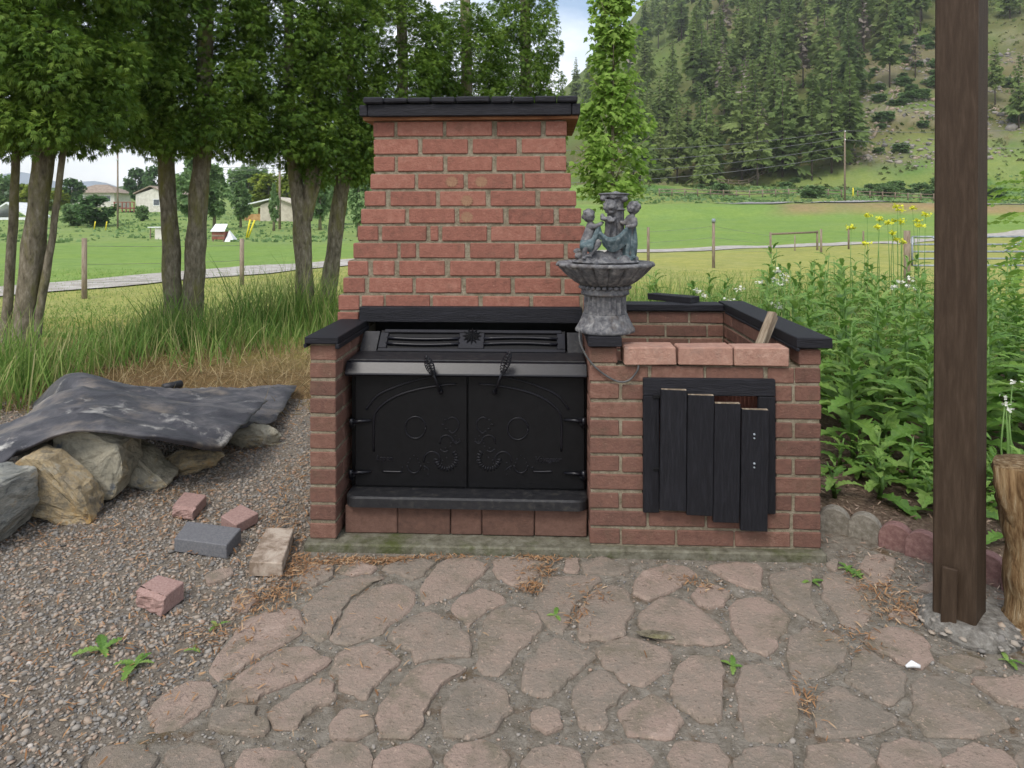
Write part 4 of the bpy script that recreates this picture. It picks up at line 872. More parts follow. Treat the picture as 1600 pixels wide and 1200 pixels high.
tarp = cloth('rubber_sheet', [
    [wp(-110, 800, .10), wp(-40, 760, .20), wp(45, 706, .275), wp(123, 676, .345), wp(200, 690, .295), wp(270, 699, .245), wp(346, 704, .175)],
    [wp(-110, 780, .15), wp(-40, 742, .245), wp(45, 700, .30), wp(123, 670, .355), wp(205, 681, .315), wp(280, 690, .265), wp(352, 695, .20)],
    [wp(-110, 740, .18), wp(-30, 700, .27), wp(60, 668, .335), wp(140, 650, .36), wp(225, 660, .32), wp(310, 664, .27), wp(380, 667, .22)],
    [wp(-100, 705, .16), wp(0, 672, .27), wp(85, 645, .335), wp(160, 628, .34), wp(245, 640, .29), wp(330, 640, .25), wp(405, 641, .215)],
    [wp(-60, 690, .10), wp(30, 660, .20), wp(95, 615, .33), wp(175, 613, .31), wp(255, 626, .25), wp(335, 629, .215), wp(418, 626, .195)]], None, .013)
tag(tarp, 'black rubber pond liner with white dusty patches, draped over a heap of stones', 'rubber sheet')
cloth('folded_layer', [
    [wp(90, 640, .20), wp(180, 640, .18), wp(270, 655, .15), wp(350, 672, .125), wp(432, 657, .075)],
    [wp(60, 640, .12), wp(150, 612, .27), wp(240, 628, .20), wp(340, 640, .14), wp(447, 632, .075)],
    [wp(52, 644, .06), wp(112, 592, .285), wp(215, 609, .21), wp(330, 611, .14), wp(463, 607, .075)],
    [wp(52, 636, .02), wp(112, 586, .23), wp(215, 607, .10), wp(330, 611, .06), wp(461, 606, .03)]], tarp, .012, 4)
tube_p = [wp(255, 606, .05), wp(283, 600, .05)]
tag(tube('pipe_offcut', [Vector(p) for p in tube_p], .028, M['black_plastic'], None, 14), 'short black plastic pipe lying behind the rubber sheet', 'pipe')

def rock(pxl, pxr, pyt, pyb, depth, material, seed, label, tilt=0.0, yoff=0.0, pts=None):
    q = random.Random(seed); Yb = HC * F / (pyb - YH) + depth * .45 + yoff; w = (pxr - pxl) / F * Yb; h = (pyb - pyt) / F * Yb * 1.0
    cx = ((pxl + pxr) / 2 - 800) / F * Yb
    bm = bmesh.new()
    if pts is None:
        pts = []
        for _ in range(26):
            v = Vector((q.gauss(0, 1), q.gauss(0, 1), q.gauss(0, 1))).normalized(); pts.append((v.x * .56 * q.uniform(.85, 1.1), v.y * .5, v.z * .56))
    vs_ = []
    for (x, y, z) in pts:
        vs_.append(bm.verts.new((max(-.5, min(.5, x)) * w, max(-.5, min(.5, y)) * depth, (max(-.5, min(.5, z)) + .5) * h)))
    r = bmesh.ops.convex_hull(bm, input=vs_); dl = [e for e in r['geom_interior'] if isinstance(e, bmesh.types.BMVert)]
    bmesh.ops.delete(bm, geom=dl, context='VERTS')
    bmesh.ops.bevel(bm, geom=bm.edges[:], offset=.008, segments=1, affect='EDGES')
    bmesh.ops.triangulate(bm, faces=bm.faces[:]); bmesh.ops.subdivide_edges(bm, edges=bm.edges[:], cuts=3, use_grid_fill=True)
    bm.normal_update()
    for v in bm.verts:
        k = v.co * 9 + Vector((seed, seed * 2, 0)); d = mnoise.noise(k) * .016 + mnoise.noise(k * 2.9) * .011 + mnoise.noise(k * 7.3) * .005 + (abs(mnoise.noise(Vector((k.x * .4, k.y * .4, k.z * 2.6)))) - .2) * .012
        v.co += v.normal * d
    o = link('stone', bm_mesh('stone', bm, material), None, (cx, Yb, -.012), (0, tilt, 0)); return tag(o, label, 'stone', 'stones under the rubber sheet')
def pr(front, back=None):  # front outline (x, z) -> slab points with y
    return [(x, -.5, z) for x, z in front] + [(x * .92, .5, z * .9 + .03) for x, z in (back or front)]
M['rock_pale'] = mat('rock_pale', [(.03, (.17, .165, .135)), (.3, (.31, .29, .225)), (.6, (.41, .375, .285)), (.97, (.52, .48, .39))], 9, detail=12, rough=.9, bump=1, bscale=38, bdist=.02, mix2=[((.38, .27, .12), 5, .55, .70), ((.15, .165, .18), 7, .58, .66)])
rock(-80, 30, 757, 872, .26, M['rock_grey'], 3, 'blocky grey green boulder with ochre top, farthest from the brick fireplace', 0, 0, pr([(-.5, -.4), (-.45, .42), (.1, .5), (.42, .42), (.5, -.1), (.35, -.42), (-.1, -.5)]))
rock(8, 158, 714, 826, .13, M['rock_tan'], 4, 'tan slab of stone leaning with its dark underside showing', 0, .03, pr([(-.5, .1), (-.2, .5), (.02, .45), (.35, .05), (.5, -.42), (.42, -.5), (-.1, -.35), (-.45, -.1)]))
rock(92, 212, 676, 800, .20, M['rock_pale'], 12, 'large rounded pale grey stone propping up the rubber sheet', 0, .06, pr([(-.5, -.1), (-.4, .4), (-.1, .5), (.15, .36), (.42, .28), (.5, -.1), (.35, -.38), (.0, -.5), (-.3, -.42)]))
rock(170, 274, 684, 768, .16, M['rock_pale'], 21, 'long grey split stone lying aslant with a tan broken end', .0, .0, pr([(-.5, .5), (-.2, .42), (.3, -.1), (.5, -.35), (.3, -.5), (.0, -.4), (-.45, .1)]))
rock(245, 348, 702, 742, .20, M['rock_tan'], 33, 'low layered tan stone under the front corner of the rubber sheet', 0, -.05)
rock(345, 436, 662, 700, .18, M['rock_pale'], 41, 'small pointed grey stone sticking out nearest the brick fireplace', 0, -.04)
rock(40, 125, 690, 790, .3, M['rock_grey'], 51, 'dark stone half hidden behind the leaning tan slab', 0, .22)

def block(name, quad, h, material, label, cat, group, rough=None):
    P = [gp(x, y, h) for x, y in quad]; c = sum((Vector((p.x, p.y, 0)) for p in P), Vector()) / 4
    bm = bmesh.new(); lo = [bm.verts.new((p.x - c.x, p.y - c.y, 0)) for p in P]; hi = [bm.verts.new((p.x - c.x, p.y - c.y, h - .004)) for p in P]
    bm.faces.new(hi); bm.faces.new(lo[::-1]); [bm.faces.new((lo[i], lo[(i + 1) % 4], hi[(i + 1) % 4], hi[i])) for i in range(4)]
    bmesh.ops.recalc_face_normals(bm, faces=bm.faces[:]); bmesh.ops.bevel(bm, geom=bm.edges[:], offset=.003, segments=1, affect='EDGES')
    if rough is not None:      # split face: pushed in and out
        bmesh.ops.triangulate(bm, faces=bm.faces[:]); bmesh.ops.subdivide_edges(bm, edges=bm.edges[:], cuts=7, use_grid_fill=True)
        a, b = P[rough] - c, P[(rough + 1) % 4] - c; e = Vector((b.x - a.x, b.y - a.y, 0)).normalized(); nrm = Vector((e.y, -e.x, 0)); 
        if nrm.dot(Vector(((a.x + b.x) / 2, (a.y + b.y) / 2, 0))) < 0: nrm = -nrm
        lim = nrm.dot(Vector((a.x, a.y, 0)))
        for v in bm.verts:
            s = nrm.dot(v.co); 
            if s > lim - .012: v.co += nrm * (mnoise.noise(v.co * 55) * .008 + mnoise.noise(v.co * 130) * .005 - (.012 if v.co.z > h * .8 else 0))
    o = link(name, bm_mesh(name, bm, material), None, (c.x, c.y, .009)); return tag(o, label, cat, group)
G = 'loose blocks on the gravel'
block('paver_block', [(288, 770), (323, 775), (302, 798), (268, 793)], .05, M['paver_red'], 'small red paver half lying nearest the stones under the rubber sheet', 'paver', G, 2)
block('paver_block', [(345, 808), (376, 789), (404, 803), (369, 822)], .045, M['paver_red'], 'reddish paver piece touching the back of the grey block', 'paver', G)
block('paver_block', [(293, 816), (377, 827), (354, 854), (272, 843)], .055, M['paver_grey'], 'flat dark grey rectangular paver block', 'paver', G)
block('stone_block', [(417, 826), (459, 827), (441, 882), (389, 880)], .055, M['block_tan'], 'long tan stone block resting on litter beside the brick pier', 'block', G)
block('paver_block', [(247, 900), (288, 911), (253, 938), (212, 922)], .062, M['paver_red'], 'red paver with a rough split face, standing apart on the gravel near the patio', 'paver', G, 2)

# ------------------------------------------------------------------ patio post, footing, stump, edging
pb = Vector((1.365, 2.085, 0))
post = tag(empty('patio_post', pb), 'dark brown painted wooden post on a pebbly concrete footing', 'post')
bm = box_bm((-.057, -.057, .03), (.057, .057, 2.75), .006)
ps = link('shaft', bm_mesh('shaft', bm, M['post_paint']), post); ps.rotation_euler = (0, math.radians(.75), math.radians(42))
bm = box_bm((-.020, -.006, .025), (.020, .006, .20), .002); wp0 = gp(1473, 985) ; sh_ = link('shim_board', bm_mesh('shim_board', bm, M['post_paint']), post); sh_.location = (-.062, -.045, .01); sh_.rotation_euler = (.0, .02, math.radians(-34))
V, Fc = lathe([(.135, -.02), (.138, .02), (.125, .04), (.10, .052), (.03, .058)], 40, lambda th, i: 1 + .10 * mnoise.noise(Vector((math.cos(th) * 1.5, math.sin(th) * 1.5, 2))) + .04 * mnoise.noise(Vector((math.cos(th) * 7, math.sin(th) * 7, i))))
ft = link('footing', pymesh('footing', V, Fc, M['footing'], False), post); ft.location = (.03, -.0, 0)
q = np.random.default_rng(3); n = 70; a = q.uniform(2.6, 6.2, n); R = q.uniform(.08, .15, n); s = q.uniform(.006, .017, n)
pos = np.stack([pb.x + .03 + R * np.cos(a), pb.y + R * np.sin(a), np.interp(R, [.08, .125, .15], [.05, .036, .015])], 1)
pe = pebbles('pebbles', pos, s); del pe['category']; pe.parent = post; pe.matrix_parent_inverse = Matrix.Translation(-pb)

sb = Vector((1.575, 2.05, 0))
sp_ = smoothline([(.0, 0, -.02), (.0, 0, .12), (-.005, 0, .27), (-.015, .0, .40), (-.02, .0, .515)], 5)
P = [tube_data([Vector(p) for p in sp_], [.080 + .004 * math.sin(i * 1.1) + (.012 if i > 14 else 0) + (.01 if i < 3 else 0) for i in range(len(sp_))], 28, wob=.16, seed=2)]
stump = tag(link('log_stump', pymesh('log_stump', *merge(P), M['stump'], True), None, sb), 'weathered orange brown log standing upright beside the post', 'log')
v, f = tube_data([Vector((.0, -.01, .29)), Vector((-.055, -.02, .36)), Vector((-.088, -.015, .43)), Vector((-.094, -.01, .512))], [.05, .042, .036, .034], 16, wob=.3, seed=5); link('branch_stub', pymesh('branch_stub', v, f, M['stump'], True), stump)
v, f = tube_data([Vector((-.05, -.05, .245)), Vector((-.065, -.085, .262)), Vector((-.05, -.10, .25))], [.02, .017, .010], 10, wob=.3, seed=9); link('knot', pymesh('knot', v, f, M['stump'], True), stump)

def scallop(p, ang, material, label, tilt=0, w=.116, h=.105, t=.048):
    O = [(-w / 2, -.04), (w / 2, -.04), (w / 2, h * .45)] + [(w / 2 * math.cos(a), h * .45 + h * .55 * math.sin(a)) for a in np.linspace(.15, math.pi - .15, 11)] + [(-w / 2, h * .45)]
    bm = bmesh.new(); A = [bm.verts.new((x, -t / 2, z)) for x, z in O]; B = [bm.verts.new((x, t / 2, z)) for x, z in O]; n = len(O)
    bm.faces.new(A); bm.faces.new(B[::-1]); [bm.faces.new((A[i], B[i], B[(i + 1) % n], A[(i + 1) % n])) for i in range(n)]
    bmesh.ops.recalc_face_normals(bm, faces=bm.faces[:]); bmesh.ops.bevel(bm, geom=bm.edges[:], offset=.003, segments=1, affect='EDGES')
    o = link('edging_stone', bm_mesh('edging_stone', bm, material), None, (p[0], p[1], 0), (tilt, 0, ang)); return tag(o, label, 'edging', 'scalloped edging stones')
for (px, py, m_, lab, rz) in ((1264, 822, 'edging_grey', 'grey scalloped edging stone half hidden by the corner of the brick bin', -.3), (1310, 838, 'edging_grey', 'first grey scalloped edging stone beside the brick bin', -.5), (1358, 850, 'edging_grey', 'grey scalloped edging stone touching a red one', -.62), (1408, 867, 'edging_red', 'red scalloped edging stone touching a grey one', -.70),
     (1451, 882, 'edging_red', 'red scalloped edging stone next to the brown post', -.75), (1499, 898, 'edging_red', 'red scalloped edging stone behind the brown post', -.75), (1553, 918, 'edging_red', 'red scalloped edging stone between the post and the log', -.75), (1610, 938, 'edging_red', 'red scalloped edging stone behind the log', -.75)):
    p = gp(px, py); scallop((p.x, p.y + .03), rz, M[m_], lab, rnd.uniform(-.12, .05))

# small things on the paving
bk = gp(1022, 1003); V = []; O = [(-.055, .0), (-.02, .018), (.01, .012), (.05, .008), (.062, -.012), (.03, -.016), (-.005, -.022), (-.04, -.012)]
bm = bmesh.new(); A = [bm.verts.new((x, y, .004 + rnd.uniform(0, .006))) for x, y in O]; B = [bm.verts.new((x * .8, y * .7, .008 + rnd.uniform(0, .008))) for x, y in O]; n = len(O)
bm.faces.new(B); [bm.faces.new((A[i], A[(i + 1) % n], B[(i + 1) % n], B[i])) for i in range(n)]; bmesh.ops.triangulate(bm, faces=bm.faces[:])
tag(link('bark_piece', bm_mesh('bark_piece', bm, M['bark']), None, (bk.x, bk.y, .016), (0, 0, -.25)), 'flake of dark bark lying on the flagstones', 'bark')
wb = gp(1427, 1054); v, f = tube_data([Vector((-.02, 0, .006)), Vector((0, .004, .011)), Vector((.018, -.002, .007))], [.003, .008, .004], 8, wob=.4, seed=3)
tag(link('paper_scrap', pymesh('paper_scrap', v, f, M['white_paint'], True), None, (wb.x, wb.y, .016)), 'crumpled white scrap lying on the flagstones near the post', 'scrap')

# ------------------------------------------------------------------ plants
def fan(nf, spread, w, taper=.55, curl=.0):
    V = [(0, 0, 0)]; T = []
    for k in range(nf):
        t = (k / (nf - 1) - .5) * 2 if nf > 1 else 0; a = t * spread; L = 1 - taper * abs(t); ca, sa = math.cos(a), math.sin(a); i = len(V)
        for (x, y) in ((.55 * L, w), (L, 0), (.5 * L, -w)): V.append((x * ca - y * sa, x * sa + y * ca, -curl * (x / 1.0) ** 2 + .04 * math.sin(k * 2.3)))
        T += [(0, i + 2, i + 1), (0, i + 1, i)]
    return np.array(V), np.array(T)
def cedar_crown(seed, R, z0, z1, nclump, nspray, size):
    "clumps of flat scale-leaf sprays; each clump is a leafy cushion, densest on its outer and upper side"
    q = np.random.default_rng(seed); bv, bt = fan(6, 1.15, .085, .45, .3); Ps, Yw, Pt = [], [], []; C = []
    k = 0
    while len(C) < nclump and k < 5000:
        k += 1; z = z0 + (z1 - z0) * q.uniform(0, 1) ** 1.5; prof = np.interp(z, [z0, z0 + .5, z0 + 1.6, z1], [.8, 1, .95, .5]); a = q.uniform(0, 6.283); rr = R * prof * math.sqrt(q.uniform(.25, 1)); c = np.array([rr * math.cos(a), rr * math.sin(a), z])
        if any(np.sum(((c - o) * np.array([1, 1, 1.3])) ** 2) < .155 ** 2 for o in C): continue
        C.append(c)
    for c in C:
        cr = q.uniform(.15, .30); a = math.atan2(c[1], c[0]); d = q.normal(0, 1, (nspray, 3)) + np.array([math.cos(a) * .5, math.sin(a) * .5, .35]); d /= np.linalg.norm(d, axis=1)[:, None]; rad = cr * q.uniform(.35, 1, nspray) ** .4
        Ps.append(c + d * rad[:, None] * np.array([1.2, 1.2, .72])); Yw.append(np.arctan2(d[:, 1], d[:, 0]) + q.normal(0, .45, nspray)); Pt.append(.35 - d[:, 2] * .9 + q.normal(0, .3, nspray))
    P = np.concatenate(Ps); n = len(P)
    V, T = scatter(bv, bt, P, rotm(np.concatenate(Yw), np.concatenate(Pt), q.normal(0, .5, n)), size * q.uniform(.6, 1.35, n))
    return npmesh('cedar_crown', V, T, M['cedar'])
CROWNS = [cedar_crown(s, .70, 2.02, 4.5, 125, 190, .058) for s in (1, 2, 3)]
def trunkline(name, pts, Y, parent, base, rads, seed, twig=False):
    P = smoothline([tuple(at(x, y, Y)) + (r / F * Y,) for (x, y), r in zip(pts, rads)], 5)
    P = [Vector(p[:3]) - base for p in P]; R = [p[3] for p in smoothline([tuple(at(x, y, Y)) + (r / F * Y,) for (x, y), r in zip(pts, rads)], 5)]
    P = [p + Vector((mnoise.noise(Vector((seed, i * .4, 0))), mnoise.noise(Vector((seed, i * .4, 9))), 0)) * .012 for i, p in enumerate(P)]
    v, f = tube_data(P, R, 14 if not twig else 7, wob=.22, seed=seed); return link(name, pymesh(name, v, f, M['bark'], True), parent)
def cedar(base_px, Y, trunks, crown_i, crown_px, label, rz=0, s=1.0, zs=1.0, R=1.0):
    b = at(base_px[0], base_px[1], Y); b.z = gz1(b.x, b.y); root = tag(empty('cedar_tree', b), label, 'tree', 'cedars in the row behind the yard')
    for i, (pts, rads) in enumerate(trunks): trunkline('trunk' if i == 0 or max(rads) > 9 else 'stem', pts, Y, root, b, rads, i + base_px[0] * .1, max(rads) < 7)
    for j, (cx, ci) in enumerate(zip(crown_px, crown_i)):
        c = link('crown', CROWNS[ci], root); x = (cx - 800) / F * Y; c.location = (x - b.x, -.16, rnd.uniform(-.14, .12)); c.rotation_euler = (0, 0, rz + j * 2.1); c.scale = (R, R, zs)
    return root
cedar((8, 592), 6.0, [([(4, 600), (10, 500), (17, 380), (25, 240), (30, 60), (34, -200)], [8, 7, 6.5, 6, 5, 4])], [0], [-20], 'thin-trunked cedar standing left of the thick leaning cedar trunk', .4, 1, 1.0, .85)
cedar((40, 580), 5.75, [([(30, 592), (42, 480), (55, 360), (68, 240), (78, 60), (80, -200)], [17, 15.5, 15, 14, 12, 9]), ([(50, 570), (70, 440), (84, 350), (98, 240), (110, 120)], [6, 6, 5, 5, 4])], [1, 2], [55, 108], 'thick-trunked cedar leaning with a thin side stem by the rubber sheet', 1.0, 1, .97, .78)
cedar((286, 530), 7.2, [([(276, 540), (270, 450), (266, 360), (260, 260), (258, 120), (255, -200)], [16, 14, 13, 12.5, 11.5, 8]), ([(298, 540), (302, 450), (306, 380), (312, 290), (318, 200), (324, -200)], [16.5, 15.5, 15, 13.5, 12.5, 8]), ([(262, 275), (250, 255), (243, 232), (236, 205)], [3, 2.5, 2.5, 2])], [0, 2], [250, 325], 'twin-trunked cedar with two bare straight trunks rising from tall grass', .2, 1, .99, .80)
cedar((477, 515), 8.0, [([(478, 522), (475, 430), (471, 345), (460, 270), (454, 180), (448, -200)], [16, 14, 13.5, 10, 8, 6]), ([(472, 360), (484, 300), (490, 240), (494, 140)], [10, 10, 9, 7]), ([(484, 345), (494, 300), (503, 262)], [4, 3.5, 3])], [1], [462], 'cedar whose trunk forks into stems left of the brick chimney', 2.0, 1, 1.0, .86)
cedar((508, 510), 8.5, [([(508, 518), (518, 420), (530, 320), (539, 230), (545, 100), (548, -200)], [13, 12, 11, 10, 9, 6]), ([(533, 330), (544, 290), (551, 245)], [4.5, 4, 3.5])], [0], [528], 'slender curved cedar trunk growing against the brick chimney edge', .9, 1, .98, .80)
for (px, Y, ci, lab, R, zs) in ((625, 9.3, 2, 'cedar rising right behind the left half of the brick chimney', .95, 1.02), (725, 10.2, 0, 'cedar rising right behind the middle of the brick chimney', .95, 1.0), (818, 11.2, 1, 'last cedar of the row, ending left of the bright maple', .84, 1.16)):
    b0 = HC * F / Y + YH; cedar((px, b0), Y, [([(px, b0 + 6), (px + 2, 350), (px + 4, 200), (px + 3, 40), (px, -150)], [11, 10, 9, 8, 6])], [ci], [px], lab, ci * 1.7, 1, zs, R)

# young maple behind the fountain
def leafy(name, seed, ctr_fn, n, bv, bt, size, material):
    q = np.random.default_rng(seed); P, o = ctr_fn(q, n)
    V, T = scatter(bv, bt, P, rotm(np.arctan2(o[:, 1], o[:, 0]) + q.normal(0, .6, n), .55 + q.normal(0, .4, n), q.normal(0, .5, n)), size * q.uniform(.6, 1.25, n))
    return npmesh(name, V, T, material)
MAPLE = [(0, 0)]
mp = [(0, .12), (.18, .40), (.30, .30), (.46, .62), (.60, .28), (.72, .24), (1.05, 0)]
ol = mp + [(x, -y) for x, y in mp[-2::-1]]
MV = np.array([(.35, 0, .06)] + [(x, y, -.10 * abs(y) - .1 * x * x) for x, y in ol]); MT = np.array([(0, 1 + i, 1 + (i + 1) % len(ol)) for i in range(len(ol))])[:, ::-1]
def maple():
    Y = 8.6; b = at(958, 300, Y); b.z = gz1(b.x, b.y); root = tag(empty('maple_tree', b), 'young bright green maple tree rising behind the fountain', 'tree')
    pts = [Vector((0, 0, -.05)), Vector((.02, 0, .9)), Vector((-.01, 0, 1.8)), Vector((.0, 0, 3.0)), Vector((.02, 0, 4.4))]; v, f = tube_data(pts, [.035, .03, .024, .016, .008], 9, wob=.1); link('trunk', pymesh('trunk', v, f, M['bark'], True), root)
    q = random.Random(3); P = []
    for k in range(26):
        z = 1.5 + k * .11; a = k * 2.4; L = .5 * np.interp(z, [1.5, 2.0, 2.6, 4.4], [.75, 1, .8, .4]); P.append(tube_data([Vector((0, 0, z)), Vector((L * .5 * math.cos(a), L * .5 * math.sin(a), z + .12)), Vector((L * math.cos(a), L * math.sin(a), z + .3))], [.009, .006, .003], 5))
    v, f = merge(P); link('limbs', pymesh('limbs', v, f, M['bark'], True), root)
    def ctr(q, n):
        nc = 150; zc = q.uniform(0, 1, nc) ** 1.15 * 3.1 + 1.62; ac = q.uniform(0, 6.283, nc)
        rc = np.interp(zc, [1.55, 1.9, 2.25, 2.55, 2.75, 3.0, 3.6, 4.6], [.30, .46, .50, .44, .30, .27, .25, .12]) * np.sqrt(q.uniform(.1, 1, nc)) * .88
        C = np.stack([rc * np.cos(ac), rc * np.sin(ac), zc], 1); i = q.integers(0, nc, n); d = q.normal(0, .068, (n, 3)); P = C[i] + d; return P, C[i, :2] + d[:, :2] * 2
    link('crown', leafy('maple_crown', 5, ctr, 6500, MV, MT, .072, M['maple']), root)
maple()

# leaf-clump trees of the far gardens
CV_, CT_ = fan(4, 1.3, .26, .3, .2)
def bush_mesh(seed, n, size, material, shape):
    q = np.random.default_rng(seed); nc = 46; th = q.uniform(0, 6.283, nc); zz = q.uniform(-1, 1, nc); rr = np.sqrt(1 - zz ** 2) * q.uniform(.3, .95, nc)
    C = np.stack([rr * np.cos(th), rr * np.sin(th), zz * .8], 1); 
    if shape == 'cone': C[:, :2] *= (1.15 - (C[:, 2:3] + .8) / 1.6 * .8)
    i = q.integers(0, nc, n); d = q.normal(0, 1, (n, 3)); d /= np.linalg.norm(d, axis=1)[:, None]; P = C[i] + d * q.uniform(.05, .26, (n, 1))
    V, T = scatter(CV_, CT_, P, rotm(np.arctan2(d[:, 1], d[:, 0]), .2 - d[:, 2] * .6, q.normal(0, .6, n)), size * q.uniform(.6, 1.3, n)); return npmesh('foliage', V, T, material)
M['leaf_dark'] = mat('leaf_dark', [(.05, (.045, .10, .035)), (.5, (.08, .16, .05)), (.95, (.13, .22, .075))], 1, rough=.7, bump=0, rand='island', hue=.6, spec=.2, trans=.25)
TREES = {('leaf_mid', 'round'): bush_mesh(1, 1500, .2, M['leaf_mid'], 'round'), ('leaf_mid', 'cone'): bush_mesh(2, 1500, .19, M['leaf_mid'], 'cone'), ('leaf_yellow', 'round'): bush_mesh(3, 1300, .2, M['leaf_yellow'], 'round'), ('cedar', 'round'): bush_mesh(4, 1500, .2, M['leaf_dark'], 'round')}
def far_tree(px, pyt, pyb, Y, wpx, kind, label, trunk=.25, cat='tree', group='trees in the far gardens', name='garden_tree'):
    x = (px - 800) / F * Y; zb = gz1(x, Y); zt = HC - (pyt - YH) / F * Y; H = max(zt - zb, .6); w = wpx / 2 / F * Y
    root = tag(empty(name, (x, Y, zb), rnd.uniform(0, 6)), label, cat, group)
    if trunk: v, f = tube_data([Vector((0, 0, -.2)), Vector((0, 0, H * .75))], [H * .025 + .03, .02], 7); link('trunk', pymesh('trunk', v, f, M['bark'], True), root)
    c = link('crown', TREES[kind], root); hh = H * (1 - trunk) / 2; c.location = (0, 0, H * trunk + hh); c.scale = (w / .95, w / .95, hh / 1.0)
    return root
for a in ((335, 255, 352, 62, 62, ('leaf_mid', 'cone'), 'slim grey green tree seen between the twin cedar trunks and the forked cedar'), (300, 240, 352, 60, 58, ('leaf_mid', 'cone'), 'grey green poplar-like tree standing between the twin cedar trunks'), (376, 282, 342, 66, 38, ('leaf_mid', 'cone'), 'small young tree left of the low open shed'),
          (420, 268, 320, 90, 58, ('leaf_yellow', 'round'), 'yellow green tree rising behind the low open shed'), (388, 258, 310, 110, 66, ('leaf_mid', 'round'), 'broad green tree behind the small young tree by the shed'), (448, 270, 322, 88, 40, ('leaf_yellow', 'round'), 'yellow leafed tree beside the utility pole near the shed'), (428, 285, 330, 60, 18, ('leaf_mid', 'cone'), 'tiny sapling in front of the open shed wall'),
          (500, 262, 330, 60, 50, ('leaf_mid', 'cone'), 'pale green tree seen between the forked and the slender cedar'), (560, 262, 332, 52, 50, ('leaf_mid', 'cone'), 'pale green tree right beside the brick chimney edge'), (528, 280, 335, 70, 46, ('leaf_mid', 'round'), 'low round tree behind the slender cedar trunk'),
          (215, 262, 300, 150, 38, ('cedar', 'round'), 'dark green tree rising behind the white gabled house'), (240, 258, 305, 140, 30, ('cedar', 'round'), 'dark green tree next to the white gabled house wall'), (45, 285, 328, 90, 44, ('leaf_yellow', 'round'), 'yellow green tree behind the thick leaning cedar'), (88, 295, 330, 95, 40, ('leaf_yellow', 'round'), 'small yellow green tree by the brown-roofed house'), (112, 278, 316, 120, 36, ('cedar', 'round'), 'dark tree left of the brown-roofed house'),
          (5, 272, 330, 90, 40, ('leaf_mid', 'round'), 'green tree left of the thin cedar trunk')):
    far_tree(*a, trunk=.2)
for a in ((148, 304, 337, 70, 58, ('cedar', 'round'), 'dark round bush in front of the brown-roofed house'), (115, 316, 336, 72, 36, ('leaf_mid', 'round'), 'lighter bush beside the dark round bush'), (222, 320, 332, 80, 20, ('leaf_mid', 'round'), 'small bush below the white gabled house wall')):
    far_tree(*a, trunk=.0, cat='bush', group='bushes in the far gardens', name='garden_bush')

# conifers on the hillside
def pine_mesh(seed, dead=False, bare=.22, tris=1.0):
    q = np.random.default_rng(seed); bv, bt = fan(5, .85, .17, .25, .2); P, Yw, Pt, S = [], [], [], []
    lv = 20
    for l in range(lv):
        t = l / (lv - 1); z = bare + (1 - bare) * t * .985; R = (.175 * (1 - t) ** .8 + .012) * q.uniform(.75, 1.2); nb = int(7 - 3 * t)
        a0 = q.uniform(0, 6.28)
        for b in range(nb):
            a = a0 + b * 6.283 / nb + q.normal(0, .3); Rb = R * q.uniform(.55, 1.15)
            for s in (.12, .42, .72):
                P.append((Rb * s * math.cos(a), Rb * s * math.sin(a), z - Rb * s * .25 + .012)); Yw.append(a + q.normal(0, .25)); Pt.append(.25 + q.normal(0, .22)); S.append(Rb * .55 + .012)
    P = np.array(P); n = len(P)
    if dead: keep = q.uniform(0, 1, n) < .35; P, Yw, Pt, S = P[keep], np.array(Yw)[keep], np.array(Pt)[keep], np.array(S)[keep] * .8; n = len(P)
    V, T = scatter(bv, bt, P, rotm(np.array(Yw), np.array(Pt), q.normal(0, .5, n)), np.array(S))
    return npmesh('pine_crown', V, T, M['dead_pine'] if dead else M['pine'])
PINES = [pine_mesh(s, bare=b) for s, b in ((1, .18), (2, .28), (3, .35), (4, .12), (5, .24))]; DEAD = [pine_mesh(9, True, .3)]
v, f = tube_data([Vector((0, 0, -.05)), Vector((.004, 0, .5)), Vector((0, 0, 1))], [.0125, .008, .0015], 6); PTR = pymesh('pine_trunk', v, f, M['bark_pine'], True)
def pine(x, y, h, w, dead=False):
    root = empty('pine_tree', (x, y, gz1(x, y)), rnd.uniform(0, 6.28)); root.scale = (h * w, h * w, h)
    if dead: tag(root, 'grey bare-branched dead conifer among the hillside pines', 'tree', 'dead conifers on the hillside')
    else: tag(root, 'green conifer standing in the forest on the hillside', 'tree', 'conifers on the hillside')
    link('trunk', PTR, root); link('crown', DEAD[0] if dead else rnd.choice(PINES), root)
